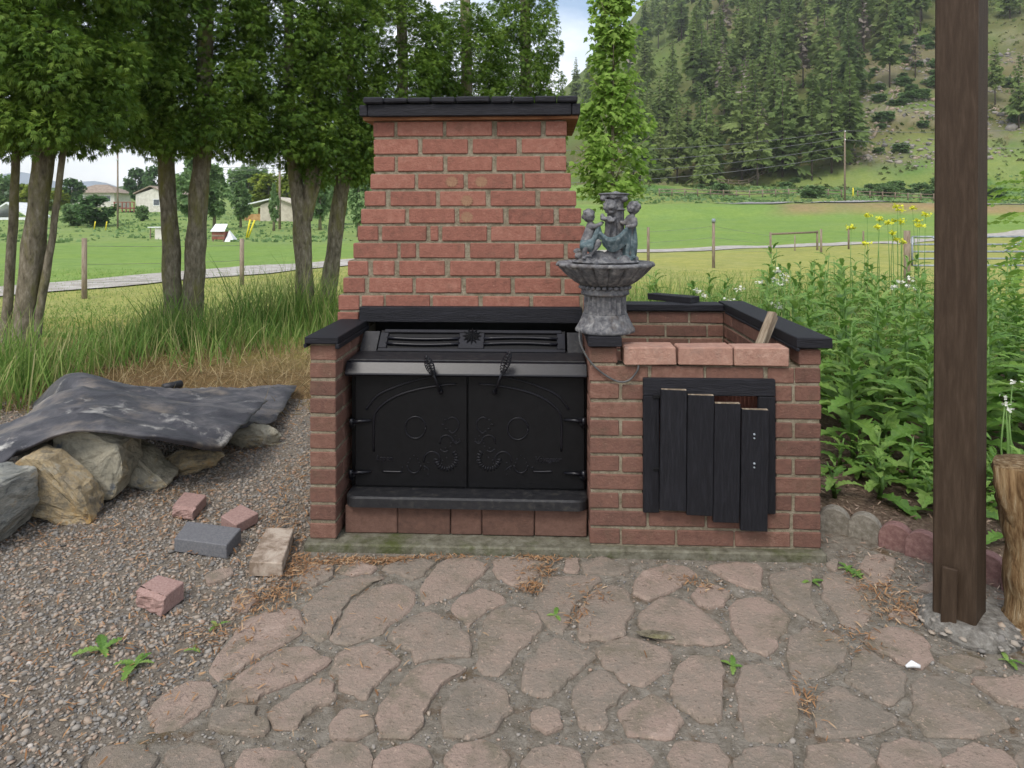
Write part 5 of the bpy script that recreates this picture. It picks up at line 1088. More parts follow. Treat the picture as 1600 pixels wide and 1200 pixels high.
def forest():
    q = random.Random(21); placed = []; n = 0
    def try_one(px, Y, h, dead=False):
        nonlocal n
        x = (px - 800) / F * Y
        if any((x - a) ** 2 + (Y - b) ** 2 < 3.2 ** 2 for a, b in placed): return
        placed.append((x, Y)); pine(x, Y, h, q.uniform(.85, 1.15), dead); n += 1
    for px, Y, h in ((1100, 112, 9.5), (1058, 122, 14), (1180, 124, 17), (1235, 124, 18), (1270, 122, 16), (1143, 128, 16), (1020, 126, 13), (1210, 132, 17), (1300, 128, 15), (1340, 138, 14), (1405, 152, 16), (1390, 138, 15), (1555, 128, 11), (1592, 118, 13), (1578, 170, 15), (900, 250, 19), (918, 235, 17), (935, 240, 20), (985, 150, 13)): try_one(px, Y, h)
    for px, Y, h in ((1072, 124, 15), (1190, 120, 13), (1165, 136, 16), (1255, 150, 16), (1430, 140, 12), (1350, 160, 15), (1130, 150, 16)): try_one(px, Y, h, True)
    k = 0
    while n < 270 and k < 6000:
        k += 1; Y = 113 + 215 * q.random() ** 1.45; px = q.uniform(905, 1620) if Y > 200 else q.uniform(985, 1620)
        if Y < 160 and px > 1330: continue               # open rocky slope
        if px > 1480 and q.random() < .35: continue
        if px < 1075 and 150 < Y < 300 and q.random() < .35: continue   # cleared patch
        if px < 1010 and Y < 200 and q.random() < .4: continue
        try_one(px, Y, q.uniform(12.5, 20), q.random() < .05)
    for px in range(385, 570, 9): try_one(px + q.uniform(-4, 4), 235 + q.uniform(0, 50), q.uniform(12, 22))
    for px in range(575, 900, 22): try_one(px + q.uniform(-8, 8), 250 + q.uniform(0, 60), q.uniform(13, 20))
forest()

# ------------------------------------------------------------------ jagged-leaved weeds beside the bin
def weed_leaf(seed):
    q = random.Random(seed); n = 12; V = []; T = []
    for i in range(n + 1):
        t = i / n; w = .17 * math.sin(math.pi * min(1, t * .86 + .1)) ** .8 * (1.2 if i % 2 else .72) * q.uniform(.85, 1.15) if i < n else .004
        if i == 0: w = .025
        z = .30 * t - .62 * t * t; V += [(t, w, z + w * .35 + q.uniform(-.02, .02)), (t, 0, z), (t + (.03 if i % 2 else 0), -w, z + w * .35 + q.uniform(-.02, .02))]
    for i in range(n):
        for j in (0, 1): a = i * 3 + j; T.append((a, a + 1, a + 4, a + 3))
    return pymesh('leaf', V, T, M['weed'], False)
LEAVES = [weed_leaf(s) for s in range(7)]
STEMS = []
for s in range(3):
    v, f = tube_data([Vector((0, 0, -.02)), Vector((.012 * s, .01, .45)), Vector((-.01, .015 * s, 1))], [.011, .008, .003], 6); STEMS.append(pymesh('stem', v, f, M['weed_stem'], True))
def weed(x, y, h, nl, label, group, q, big=1.0):
    root = tag(empty('leafy_weed', (x, y, gz1(x, y)), q.uniform(0, 6.28)), label, 'weed', group)
    s = link('stem', q.choice(STEMS), root); s.scale = (1, 1, h)
    for i in range(nl):
        t = i / max(1, nl - 1); L = (.21 * (1 - t) + .085) * q.uniform(.7, 1.2) * big; o = link('leaf', q.choice(LEAVES), root)
        o.location = (0, 0, h * (.10 + .90 * t)); o.rotation_euler = (q.uniform(-.25, .25), -(.15 + .75 * t + q.uniform(-.25, .25)), i * 2.4 + q.uniform(-.4, .4)); o.scale = (L, L * q.uniform(.8, 1.15), L)
def weeds():
    q = random.Random(8); placed = []; k = 0
    while len(placed) < 104 and k < 9000:
        k += 1; y = 3.35 + 4.2 * q.random(); x = q.uniform(.9, 5.4)
        if x > .86 * y or x < 1.32 + max(0, 3.9 - y) * .25: continue
        if y < 3.9 and x < 1.6: continue
        if x < .37 * y and q.random() < .6: continue
        if any((x - a) ** 2 + (y - b) ** 2 < (.20 + .035 * y) ** 2 * .7 for a, b in placed): continue
        placed.append((x, y)); near = y < 3.8
        weed(x, y, q.uniform(.55, .8) if near else q.uniform(.72, .98) * (.9 if x > .5 * y else 1) * (.72 if x < .37 * y else 1), 32 if y < 5.0 else 20, 'tall jagged-leaved green weed in the dense bed behind the post', 'tall weeds beside the bin', q, 1.05)
    for (x, y) in ((1.62, 3.02), (1.78, 2.86), (1.95, 2.98), (2.05, 2.75), (1.72, 3.2), (1.95, 3.22), (2.15, 3.1), (2.3, 2.9), (1.9, 2.62)) + tuple((1.45 + .09 * (i % 9) + q.uniform(-.04, .04) + .1 * (i // 9), 3.1 + .16 * (i // 9) + q.uniform(-.06, .06) - .04 * (i % 9)) for i in range(0, 27, 2)):
        weed(x, y, q.uniform(.10, .30), 10, 'low young weed with broad leaves along the scalloped edging', 'low weeds along the edging', q, .62)
    for (px, py, n, lab) in ((160, 1022, 4, 'flat dandelion plant with one long leaf on the gravel'), (213, 1045, 6, 'pale dandelion rosette on the gravel'), (1575, 1040, 4, 'small green seedling beside the concrete footing'), (338, 985, 3, 'tiny green shoot among the gravel by the patio edge'), (303, 1022, 3, 'tiny green shoot on the gravel between dandelion and patio'), (868, 968, 3, 'tiny green seedling in the flagstones by the slab'),
                           (1268, 915, 4, 'round-leaved seedling between two flagstones below the bin door'), (1145, 1048, 4, 'reddish green seedling between the pink flagstones'), (1325, 895, 6, 'trailing green weed between flagstones and mulch'), (1340, 905, 5, 'trailing green weed beside the pale flat flagstone')):
        p = gp(px, py); root = tag(empty('seedling', (p.x, p.y, .012), q.uniform(0, 6)), lab, 'weed', 'seedlings in the yard')
        for i in range(n):
            L = q.uniform(.03, .06) * (1.35 if py > 1000 and px < 240 else .75); o = link('leaf', q.choice(LEAVES), root); o.rotation_euler = (q.uniform(-.2, .2), -.3, i * 6.283 / n + q.uniform(-.4, .4)); o.scale = (L, L * 1.1, L * .7)
weeds()

# flowers standing in the weeds
BLOB_V, BLOB_T = fan(5, 2.9, .35, .1, .0)
def flower(px, pys, Y, material, label, group, r, nb):
    x = (px - 800) / F * Y; z0 = gz1(x, Y); zt = HC - (pys - YH) / F * Y; q = random.Random(int(px)); root = tag(empty('flowering_stem', (x, Y, z0)), label, 'flower', group)
    pts = [Vector((0, 0, 0)), Vector((q.uniform(-.03, .03), 0, (zt - z0) * .6)), Vector((0, 0, zt - z0))]; v, f = tube_data(pts, [.006, .004, .002], 5); link('stem', pymesh('stem', v, f, M['weed_stem'], True), root)
    g = np.random.default_rng(int(px)); n = nb; d = g.normal(0, 1, (n, 3)) * np.array([1, 1, .6]) * r * .5; d[:, 2] += zt - z0
    V, T = scatter(BLOB_V, BLOB_T, d, rotm(g.uniform(0, 6.28, n), g.normal(0, .6, n), g.normal(0, .6, n)), np.full(n, r * .42)); link('blossom', npmesh('blossom', V, T, material), root)
for (px, py) in ((1355, 336), (1375, 342), (1387, 348), (1396, 345), (1402, 322), (1406, 328), (1408, 346), (1426, 325), (1433, 345), (1437, 352), (1395, 365), (1402, 374), (1446, 335), (1468, 328), (1472, 348), (1352, 380), (1330, 355), (1372, 354), (1410, 378)):
    flower(px, py, 7.0 + (px % 7) * .12, M['petal_yellow'], 'yellow mustard flower head on a tall stem above the weeds', 'yellow mustard flowers', .038, 34)
for (px, py) in ((1215, 424), (1226, 430), (1228, 438), (1210, 436), (1187, 442), (1222, 444), (1154, 452), (1208, 474), (1218, 480), (1406, 440), (1418, 446), (1432, 452), (1396, 448), (1424, 436), (1090, 455), (1100, 462), (1140, 470)):
    flower(px, py, 4.6 + (px % 9) * .1, M['petal_white'], 'small white flower cluster in the weeds', 'white flowers in the weeds', .028, 14)
for (px, py) in ((1571, 622), (1572, 632), (1582, 597), (1576, 640)): flower(px, py, 2.9, M['petal_white'], 'small white flower cluster beside the brown post', 'white flowers beside the post', .018, 12)

# pinnate-leaved shrub at the right, behind the post
def pinnate():
    b = at(1608, 420, 4.2); b.z = 0; root = tag(empty('pinnate_shrub', b), 'shrub with feathery yellow green leaflets behind the post', 'shrub'); q = random.Random(4)
    lv = [(0, 0, 0), (.5, .22, .04), (1, 0, -.05), (.5, -.22, .04)]; LM = pymesh('leaflet', lv, [(0, 1, 2), (0, 2, 3)], M['maple'])
    v, f = tube_data([Vector((0, 0, 0)), Vector((.02, 0, .7)), Vector((0, 0, 1.55))], [.016, .012, .006], 6); link('stem', pymesh('stem', v, f, M['weed_stem'], True), root)
    for k in range(17):
        z = .72 + .05 * k; a = math.pi + q.uniform(-1.1, 1.1) if k % 3 else q.uniform(0, 6.28); L = q.uniform(.2, .34); V, T = [], []
        P = [Vector((L * t * math.cos(a), L * t * math.sin(a), .08 * t - .12 * t * t)) for t in np.linspace(0, 1, 7)]; v, f = tube_data(P, .002, 4); parts = [(v, f)]
        for i in range(1, 7):
            for s in (-1, 1):
                aa = a + s * 1.1; w = .06; p = P[i]; dd = Vector((math.cos(aa), math.sin(aa), -.1)); nn = Vector((-math.sin(aa) * .6, math.cos(aa) * .6, .75)); parts.append(([p, p + dd * w * .5 + nn * w * .25, p + dd * w, p + dd * w * .5 - nn * w * .25], [(0, 3, 2, 1)]))
        V, T = merge(parts); o = link('frond', pymesh('frond', V, T, M['maple']), root, (0, 0, z))
pinnate()

# ------------------------------------------------------------------ grasses
BV = np.array([(-.012, 0, 0), (.012, 0, 0), (-.011, .06, .42), (.011, .06, .42), (-.007, .20, .76), (.007, .20, .76), (0, .42, 1)]); BT = np.array([(0, 1, 3), (0, 3, 2), (2, 3, 5), (2, 5, 4), (4, 5, 6)])
def blades(name, x, y, h, w, material, label, cat='grass', lean=.25):
    n = len(x); R = rotm(RNG.uniform(0, 6.28, n), RNG.normal(0, lean, n), RNG.normal(0, lean, n)); sc_ = np.stack([w / .024 * np.ones(n), h * RNG.uniform(.4, 1.3, n), h], 1)
    V, T = scatter(BV, BT, np.stack([x, y, gz(x, y) - .01], 1), R, sc_); return tag(link(name, npmesh(name, V, T, material)), label, cat, kind='stuff')
def grasses():
    X, Y, Hh = [], [], []
    def tuft(cx, cy, r, n, h): X.append(RNG.normal(cx, r, n)); Y.append(RNG.normal(cy, r, n)); Hh.append(np.abs(RNG.normal(h, h * .28, n)))
    def P(px, py): p = gp(px, py); return p.x, p.y
    for px, py, r, n, h in ((240, 545, .12, 300, .42), (265, 535, .12, 420, .5), (215, 560, .16, 260, .36), (310, 545, .14, 260, .40), (350, 535, .2, 300, .46), (395, 520, .22, 420, .62), (430, 515, .22, 420, .68), (460, 512, .2, 420, .62), (500, 515, .18, 420, .6), (525, 505, .2, 360, .62), (20, 600, .16, 420, .46), (60, 610, .16, 300, .40), (110, 585, .2, 320, .34), (160, 570, .2, 300, .34), (-20, 620, .2, 300, .5), (380, 545, .2, 240, .3), (320, 565, .2, 160, .34), (450, 545, .2, 200, .3), (5, 640, .14, 200, .40), (190, 545, .2, 200, .3)):
        tuft(*P(px, py), r, int(n * .55), h * .9)
    n = 1500; yy = RNG.uniform(5.6, 9.0, n); xx = RNG.uniform(-6.2, .3, n); ok = (xx > -.86 * yy) & (yy > 5.0 + (xx + 4.5) * .62) & (yy < 6.6 + (xx + 4.5) * .8); X.append(xx[ok]); Y.append(yy[ok]); Hh.append(RNG.uniform(.15, .5, ok.sum()))
    x = np.concatenate(X); y = np.concatenate(Y); h = np.concatenate(Hh)
    blades('tall_grass', x, y, h, .009, M['grass'], 'tall unmown grass growing round the cedar trunks')
    n = 6500; y = RNG.uniform(4.4, 8.6, n); x = RNG.uniform(.2, 4.2, n); ok = (x < .62 * y) & (x > -.02 * y); x, y = x[ok], y[ok]
    blades('meadow_grass', x, y, RNG.uniform(.3, .78, len(x)), .008, M['grass'], 'tall meadow grass behind the brick bin')
    n = 5200; x = RNG.uniform(-5, -.8, n); y = RNG.uniform(4.3, 6.6, n); ok = (x > -.9 * y); x, y = x[ok], y[ok]
    blades('dry_straw', x, y, RNG.uniform(.06, .22, len(x)), .005, M['dry_grass'], 'dry straw and dead grass between gravel and cedars', lean=.8)
    n = 52000; y = 7.2 + 13 * RNG.uniform(0, 1, n) ** 1.5; x = RNG.uniform(-.9, .95, n) * y
    blades('lawn_blades', x, y, RNG.uniform(.03, .085, n), .010, M['grass'], 'short mown grass of the strip in front of the fence', lean=.5)
grasses()

# ------------------------------------------------------------------ fences, poles, gates
def fpost(px, pyt, pyb, h, label, group, r=.05, m='fence_wood', name='fence_post'):
    Y = h * F / (pyb - pyt); x = (px - 800) / F * Y; z = gz1(x, Y); zt = HC - (pyt - YH) / F * Y
    v, f = tube_data([Vector((0, 0, -.3)), Vector((0, 0, max(zt - z, .4)))], [r, r * .93], 9, wob=.1, seed=px); return tag(link(name, pymesh(name, v, f, M[m], True), None, (x, Y, z)), label, 'post', group), Vector((x, Y, zt))
g = 'wooden fence posts along the driveway'
A = [fpost(132, 372, 474, 1.25, 'wooden fence post between the thick and the twin cedars', g), fpost(378, 373, 458, 1.25, 'wooden fence post between the twin and the forked cedars', g)]
B = [fpost(px, a, b, 1.25, lab, g) for px, a, b, lab in ((1013, 355, 415, 'wooden fence post next to the fountain'), (1115, 346, 408, 'wooden fence post with a small lamp-like knob on top'), (1204, 363, 408, 'wooden fence post at the start of the single rail'), (1277, 360, 402, 'pale wooden fence post in a close pair'), (1283, 358, 402, 'dark wooden fence post in a close pair'), (1326, 357, 396, 'thin wooden fence post left of the yellow flowers'), (1349, 361, 396, 'short wooden fence post among yellow flowers'))]
tube('knob', [Vector((0, 0, .0)), Vector((0, 0, .12))], [.07, .05], M['galv'], B[1][0], 8).location = (0, 0, B[1][1].z - gz1(B[1][1].x, B[1][1].y) - .03)
p0, p1 = B[2][1], B[3][1]
rr = tag(tube('fence_rail', [p0 + Vector((0, 0, -.08)), p1 + Vector((0, 0, -.08))], .05, M['fence_wood'], None, 6), 'single wooden rail between two driveway posts', 'rail')
fpost(1242, 368, 400, .95, 'short middle post under the single rail', g, .03)
for a, b, lab in ((A[0][1], A[1][1], 'left'), ):
    pass
def wire(p, q, sag, r, label, group, m='wire'):
    P = [p.lerp(q, t) - Vector((0, 0, sag * 4 * t * (1 - t))) for t in np.linspace(0, 1, 14)]
    return tag(tube('overhead_wire' if r > .01 else 'fence_wire', P, r, M[m], None, 5), label, 'wire', group)
for dz, wn_ in ((.15, 'top'), (.5, 'middle'), (.85, 'lowest')):
    wire(A[0][1] - Vector((0, 0, dz)), A[1][1] - Vector((0, 0, dz)), .02, .004, wn_ + ' thin wire strung between the fence posts by the cedars', 'fence wires')
    for i in (0, 1): wire(B[i][1] - Vector((0, 0, dz)), B[i + 1][1] - Vector((0, 0, dz)), .02, .004, wn_ + (' thin wire between the post by the fountain and the knobbed post', ' thin wire between the knobbed post and the single-rail fence')[i], 'fence wires right')
def pole(px, pyt, pyb, Y, label, arm=0, r=.13):
    x = (px - 800) / F * Y; z = gz1(x, Y); zt = HC - (pyt - YH) / F * Y; root = tag(empty('utility_pole', (x, Y, z)), label, 'pole', 'utility poles')
    v, f = tube_data([Vector((0, 0, -.5)), Vector((0, 0, zt - z))], [r, r * .75], 9); link('shaft', pymesh('shaft', v, f, M['fence_wood'], True), root)
    for k in range(2): tube('insulator', [Vector((0, -.12, zt - z - .2 - k * 1.1)), Vector((0, -.12, zt - z - .02 - k * 1.1))], .07, M['white_paint'], root, 7)
    return Vector((x, Y, zt))
pr_ = pole(1320, 204, 318, 90, 'tall wooden utility pole below the rocky hillside slope'); pl1 = pole(437, 245, 366, 62, 'wooden utility pole beside the open shed', r=.12); pl2 = pole(184, 230, 358, 66, 'thin utility pole near the white gabled house', r=.09)
for k, (ye, dz) in enumerate(((232, 0), (252, -.9), (270, -2.0), (284, -3.2))):
    e = at(840, ye + 3, 75); wire(e, pr_ + Vector((0, 0, dz)), .8, .028, 'pale overhead wire running from the utility pole towards the maple', 'overhead wires over the field')
for dz in (0, -1.2): wire(pr_ + Vector((0, 0, dz)), at(1700, 196 + (0 if dz == 0 else 34), 88), .5, .026, 'overhead wire running from the utility pole past the brown post', 'overhead wires past the post')
for dz in (-.5, -1.0): wire(pl1 + Vector((0, 0, dz)), at(300, 258, 90), .4, .02, 'overhead wire leading left from the pole by the shed', 'overhead wires by the shed'); wire(pl1 + Vector((0, 0, dz)), at(660, 236, 66), .4, .02, 'overhead wire leading behind the chimney from the pole by the shed', 'overhead wires behind the chimney')

# galvanised field gate at the right
def field_gate():
    Y = 15.5; a = at(1417, 375, Y); z0 = gz1(a.x, Y); root = tag(empty('field_gate', (a.x, Y, z0)), 'galvanised tubular field gate with diagonal brace behind the weeds', 'gate'); W = 3.6; top_ = HC - (370 - YH) / F * Y - z0; bot = HC - (415 - YH) / F * Y - z0
    for k in range(5): z = top_ + (bot - top_) * (k / 4) ** .95; tube('rail', [Vector((.12, 0, z)), Vector((W, .05, z))], .022, M['galv'], root, 8)
    for x in (.12, W): tube('stile', [Vector((x, .0, bot)), Vector((x, .0, top_))], .024, M['galv'], root, 8)
    tube('brace', [Vector((.55, -.03, top_)), Vector((1.55, -.03, bot))], .022, M['galv'], root, 8); tube('brace', [Vector((2.15, -.03, bot + .3)), Vector((2.75, -.03, top_))], .022, M['galv'], root, 8)
    tube('hanging_post', [Vector((0, 0, -.3)), Vector((0, 0, top_ + .14))], .07, M['fence_wood'], root, 9)
field_gate()
def rail_fence(a, b, n, label, hgt=1.1):
    root = tag(empty('rail_fence', (a.x, a.y, gz1(a.x, a.y))), label, 'fence'); o = Vector((a.x, a.y, gz1(a.x, a.y)))
    Q = [Vector((a.x + (b.x - a.x) * i / n, a.y + (b.y - a.y) * i / n, 0)) for i in range(n + 1)]
    for q in Q: q.z = gz1(q.x, q.y)
    for q in Q: tube('post', [q - o, q - o + Vector((0, 0, hgt))], .09, M['fence_wood'], root, 6)
    for i in range(n):
        for h in (.5, .95): tube('rail', [Q[i] - o + Vector((0, 0, h)), Q[i + 1] - o + Vector((0, 0, h))], .06, M['fence_wood'], root, 5)
def atY(px, Y): return Vector(((px - 800) / F * Y, Y, 0))
rail_fence(atY(1030, 97), atY(1315, 95), 14, 'grey rail fence across the slope left of the tall utility pole'); rail_fence(atY(1340, 95), atY(1500, 92), 8, 'grey rail fence across the slope right of the tall utility pole'); rail_fence(atY(1105, 112), atY(1200, 120), 6, 'short rail fence climbing below the hillside pines')
for px, py in ((1333, 286),):
    p = atY(px, 94); p.z = gz1(p.x, p.y); tag(tube('marker_post', [p, p + Vector((0, 0, 1.5))], .09, M['yellow_paint'], None, 7), 'yellow marker post beside the tall utility pole', 'marker')
for (xa, ya, xb, yb, lab) in ((385, 372, 391, 343, 'yellow slanted marker rod, nearer the A-frame coop'), (388, 371, 398, 344, 'yellow slanted marker rod, nearer the utility pole'), (165, 360, 167, 346, 'small yellow marker in the long grass'), (147, 358, 149, 346, 'small yellow marker beside another in the grass')):
    Yp = 34 if xa > 300 else 50; tag(tube('marker_rod', [at(xa, ya, Yp), at(xb, yb, Yp)], .045 if xa > 300 else .04, M['yellow_paint'], None, 7), lab, 'marker')
# fallen pale logs on the slope
for (xa, xb, Ya, Yb, lab) in ((1365, 1408, 122, 140, 'pale fallen log on the open hillside'),):
    p, q = atY(xa, Ya), atY(xb, Yb); p.z = gz1(p.x, p.y) + .2; q.z = gz1(q.x, q.y) + .2; tag(tube('fallen_log', [p, q], [.28, .14], M['old_wood'], None, 7), lab, 'log')
# scree blocks on the open slope
n = 2600; Ys = RNG.uniform(110, 150, n); pxs = RNG.uniform(1320, 1640, n); ok = (wav((pxs - 800) / F * Ys, Ys, 17) > -.15); Ys, pxs = Ys[ok], pxs[ok]; xs = (pxs - 800) / F * Ys
pebbles('scree', np.stack([xs, Ys, gz(xs, Ys)], 1), RNG.lognormal(math.log(.28), .5, len(xs)).clip(.1, 1.1), label='grey rubble scattered over the open hillside slope', cat='rubble')
# rough grass and scrub that break up the far ground
def scrub(name, px0, px1, Y0, Y1, n, s0, s1, material, label):
    Yq = Y0 + (Y1 - Y0) * RNG.uniform(0, 1, n); px = RNG.uniform(px0, px1, n); x = (px - 800) / F * Yq; ok = (wav(x, Yq, 13) + RNG.normal(0, .35, n)) > -.1; x, Yq = x[ok], Yq[ok]; n = len(x)
    ok = np.ones(n, bool)
    V, T = scatter(CV_, CT_, np.stack([x, Yq, gz(x, Yq)], 1), rotm(RNG.uniform(0, 6.28, n), RNG.normal(-1.0, .35, n), RNG.normal(0, .4, n)), RNG.uniform(s0, s1, n)); tag(link(name, npmesh(name, V, T, material)), label, 'scrub', kind='stuff')
scrub('hillside_scrub', 940, 1680, 106, 260, 11000, .25, .95, M['scrub'], 'rough grass and low scrub covering the open hillside')
scrub('bank_grass', 940, 1680, 88, 108, 5000, .2, .6, M['leaf_mid'], 'longer green grass along the foot of the hillside')
scrub('meadow_tufts', -60, 640, 42, 130, 7000, .10, .32, M['leaf_mid'], 'tufts of longer grass across the far meadow')
# low shrubs on the slopes
for i in range(85):
    px = rnd.choice([rnd.uniform(1010, 1480), rnd.uniform(1330, 1470), rnd.uniform(1330, 1640)]); Y = rnd.uniform(90, 165); x = (px - 800) / F * Y
    root = tag(empty('slope_shrub', (x, Y, gz1(x, Y)), rnd.uniform(0, 6)), 'low green shrub on the open ground of the hillside', 'shrub', 'shrubs on the hillside'); c = link('foliage', TREES[('leaf_mid', 'round')], root); s = rnd.uniform(.5, 1.5) * (1.6 if Y > 110 and px > 1330 and i % 5 == 0 else 1); c.scale = (s * 1.3, s * 1.3, s * .8); c.location = (0, 0, s * .5)

# ------------------------------------------------------------------ houses and sheds across the field
def wallbox(name, parent, a, b, m): return link(name, pymesh(name, *boxd(a, b), M[m]), parent)
def gable(name, parent, a, b, z0, z1, m, over=.4, axis='x'):
    "gabled roof slab pair over the rectangle a-b, ridge along axis"
    (x0, y0), (x1, y1) = a, b; x0 -= over; x1 += over; y0 -= over; y1 += over; t = .2
    if axis == 'x': ym = (y0 + y1) / 2; V = [(x0, y0, z0), (x1, y0, z0), (x1, ym, z1), (x0, ym, z1), (x0, y1, z0), (x1, y1, z0)]
    else: xm = (x0 + x1) / 2; V = [(x0, y0, z0), (x0, y1, z0), (xm, y1, z1), (xm, y0, z1), (x1, y0, z0), (x1, y1, z0)]
    V += [(p[0], p[1], p[2] + t) for p in V]; Fc = [(0, 1, 2, 3), (3, 2, 5, 4), (9, 8, 7, 6), (10, 11, 8, 9), (0, 6, 7, 1), (4, 5, 11, 10), (1, 7, 8, 2), (2, 8, 11, 5), (0, 3, 9, 6), (3, 4, 10, 9)]
    return link(name, pymesh(name, V, Fc, M[m]), parent)
def window(parent, x0, x1, z0, z1, y):
    w = link('window', pymesh('window', *boxd((x0, y - .04, z0), (x1, y - .005, z1)), M['white_paint']), parent); link('pane', pymesh('pane', *boxd((x0 + .12, y - .06, z0 + .12), (x1 - .12, y - .042, z1 - .12)), M['glass']), w)
Y = 160; a = at(112, 318, Y); h1 = tag(empty('bungalow', (a.x, Y, gz1(a.x, Y))), 'bungalow with a low brown hipped roof behind the dark round bush', 'house')
wallbox('wall', h1, (0, 0, -2), (10, 7, 3.6), 'siding'); v = [(-1, -1, 3.5), (11, -1, 3.5), (11, 8, 3.5), (-1, 8, 3.5), (3.5, 3.5, 5.6), (6.5, 3.5, 5.6)]; link('roof', pymesh('roof', v, [(0, 1, 5, 4), (1, 2, 5), (2, 3, 4, 5), (3, 0, 4), (3, 2, 1, 0)], M['roof_brown']), h1)
for x in (1.2, 4.4, 7.6): window(h1, x, x + 1.6, 1.4, 2.9, 0)
Y = 118; a = at(212, 326, Y); z = gz1(a.x, Y); h2 = tag(empty('gabled_house', (a.x, Y, z)), 'white house with a pale gable wall and red brown deck beside it', 'house'); zt = HC + (340 - 293) / F * Y - z
wallbox('wall', h2, (0, 0, -1), (5.2, 9, zt - 1.2), 'siding'); link('gable_wall', pymesh('gable_wall', [(0, 0, zt - 1.2), (5.2, 0, zt - 1.2), (3.6, 0, zt), (0, 9, zt - 1.2), (5.2, 9, zt - 1.2), (3.6, 9, zt)], [(0, 1, 2), (5, 4, 3)], M['siding']), h2); gable('roof', h2, (0, 0), (5.2, 9), zt - 1.15, zt + .15, 'roof_brown', .3, 'y')
dk = link('deck', pymesh('deck', *boxd((-3.6, -.5, .7), (-.05, 4, .9)), M['rail_red']), h2)
for k in range(6): wallbox('deck_post', dk, (-3.55 + k * .68, -.45, -.8), (-3.40 + k * .68, -.3, 1.9), 'rail_red')
wallbox('deck_rail', dk, (-3.6, -.47, 1.75), (-.05, -.33, 1.9), 'rail_red'); window(h2, 3.0, 4.2, 1.2, 2.4, 0)
Y = 78; a = at(384, 328, Y); z = gz1(a.x, Y); h3 = tag(empty('open_shed', (a.x, Y, z)), 'low shed with white sloping roof and an open plywood bay', 'shed')
wallbox('wall', h3, (1.65, 0, -.3), (5.6, 4, 1.75), 'siding_tan'); wallbox('back_wall', h3, (0, 3.8, -.3), (1.64, 4, 1.5), 'plywood'); wallbox('low_wall', h3, (-.1, .2, -.3), (1.6, .35, .75), 'plywood'); wallbox('bay_post', h3, (-.15, .0, -.3), (0, .15, 1.45), 'plywood')
link('gable_wall', pymesh('gable_wall', [(1.65, -.005, 1.75), (5.6, -.005, 1.75), (3.6, -.005, 2.45)], [(0, 1, 2)], M['siding_tan']), h3)
link('roof', pymesh('roof', [(-1.4, -.4, 1.35), (3.6, -.4, 2.55), (3.6, 4.4, 2.55), (-1.4, 4.4, 1.35), (-1.4, -.4, 1.5), (3.6, -.4, 2.7), (3.6, 4.4, 2.7), (-1.4, 4.4, 1.5)], [(3, 2, 1, 0), (4, 5, 6, 7), (0, 1, 5, 4), (1, 2, 6, 5), (2, 3, 7, 6), (3, 0, 4, 7)], M['roof_white']), h3)
link('roof_slope', pymesh('roof_slope', [(3.6, -.4, 2.56), (6.1, -.4, 1.6), (6.1, 4.4, 1.6), (3.6, 4.4, 2.56), (3.6, -.4, 2.71), (6.1, -.4, 1.75), (6.1, 4.4, 1.75), (3.6, 4.4, 2.71)], [(3, 2, 1, 0), (4, 5, 6, 7), (0, 1, 5, 4), (1, 2, 6, 5), (2, 3, 7, 6), (3, 0, 4, 7)], M['siding_tan']), h3)
Y = 44; a = at(331, 359, Y); z = gz1(a.x, Y); h4 = tag(empty('chicken_coop', (a.x, Y, z)), 'small wooden coop with a white tilted roof and an A-frame run', 'coop')
wallbox('wall', h4, (0, 0, .12), (.78, .8, .62), 'rail_red'); wallbox('band', h4, (-.02, -.02, .32), (.80, -.002, .42), 'fence_wood')
for x in (.02, .68): wallbox('leg', h4, (x, .02, -.1), (x + .08, .1, .12), 'fence_wood')
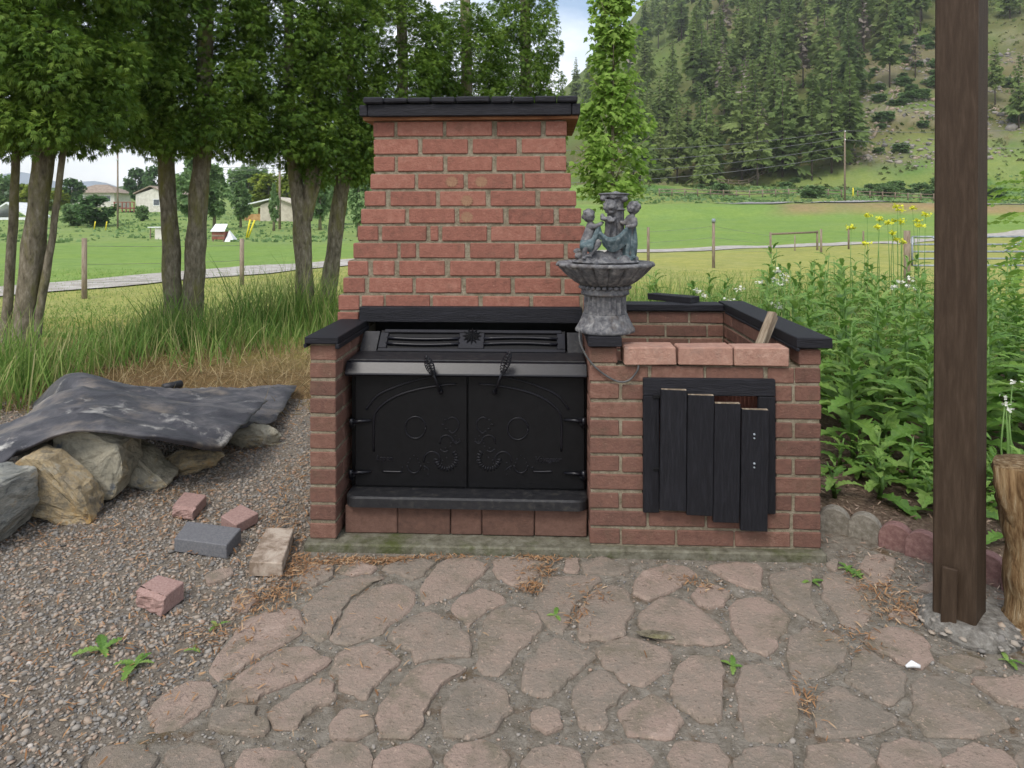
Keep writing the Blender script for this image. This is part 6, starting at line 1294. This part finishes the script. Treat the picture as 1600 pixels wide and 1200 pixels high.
link('roof', pymesh('roof', [(-.06, -.1, .62), (.86, -.1, .62), (.80, .55, 1.08), (.0, .55, 1.08), (-.06, -.1, .66), (.86, -.1, .66), (.80, .55, 1.12), (.0, .55, 1.12)], [(3, 2, 1, 0), (4, 5, 6, 7), (0, 1, 5, 4), (1, 2, 6, 5), (2, 3, 7, 6), (3, 0, 4, 7)], M['roof_white']), h4)
link('run', pymesh('run', [(.8, .0, -.05), (1.42, 0, -.05), (.95, .4, .70), (.8, .9, -.05), (1.42, .9, -.05), (.95, .5, .70)], [(0, 1, 2), (3, 5, 4), (1, 4, 5, 2), (0, 2, 5, 3)], M['roof_white']), h4)
Y = 47; a = at(234, 372, Y); z = gz1(a.x, Y); h5 = tag(empty('animal_hutch', (a.x, Y, z)), 'low white-roofed hutch left of the twin cedar trunks', 'hutch'); wallbox('roof', h5, (-.1, -.1, .78), (.95, .8, .84), 'roof_white'); wallbox('wall', h5, (.35, 0, -.1), (.85, .7, .77), 'siding'); wallbox('leg', h5, (.0, 0, -.1), (.06, .06, .77), 'fence_wood')
Y = 84; a = at(0, 336, Y); z = gz1(a.x, Y); h6 = tag(empty('greenhouse', (a.x - 2, Y, z)), 'white low polytunnel behind the thin cedar trunk', 'greenhouse'); gable('cover', h6, (0, 0), (5.5, 4), .3, 2.0, 'roof_white', 0, 'y'); wallbox('wall', h6, (0.05, .05, -.8), (5.45, 3.95, .3), 'roof_white')

# ------------------------------------------------------------------ thin air between here and the hillside
def haze():
    me = pymesh('haze', *boxd((-2700, -8, -30), (2700, 2150, 330)), None); o = tag(link('haze', me), 'thin pale air over the field and hillside', 'haze', kind='stuff')
    m = bpy.data.materials.new('haze'); m.use_nodes = True; nt = m.node_tree; nt.nodes.remove(nt.nodes['Principled BSDF'])
    v = nt.nodes.new('ShaderNodeVolumePrincipled'); v.inputs['Color'].default_value = (.95, .97, 1, 1); v.inputs['Density'].default_value = .0003; v.inputs['Anisotropy'].default_value = .2
    nt.links.new(v.outputs[0], nt.nodes['Material Output'].inputs['Volume']); me.materials.append(m)
haze()
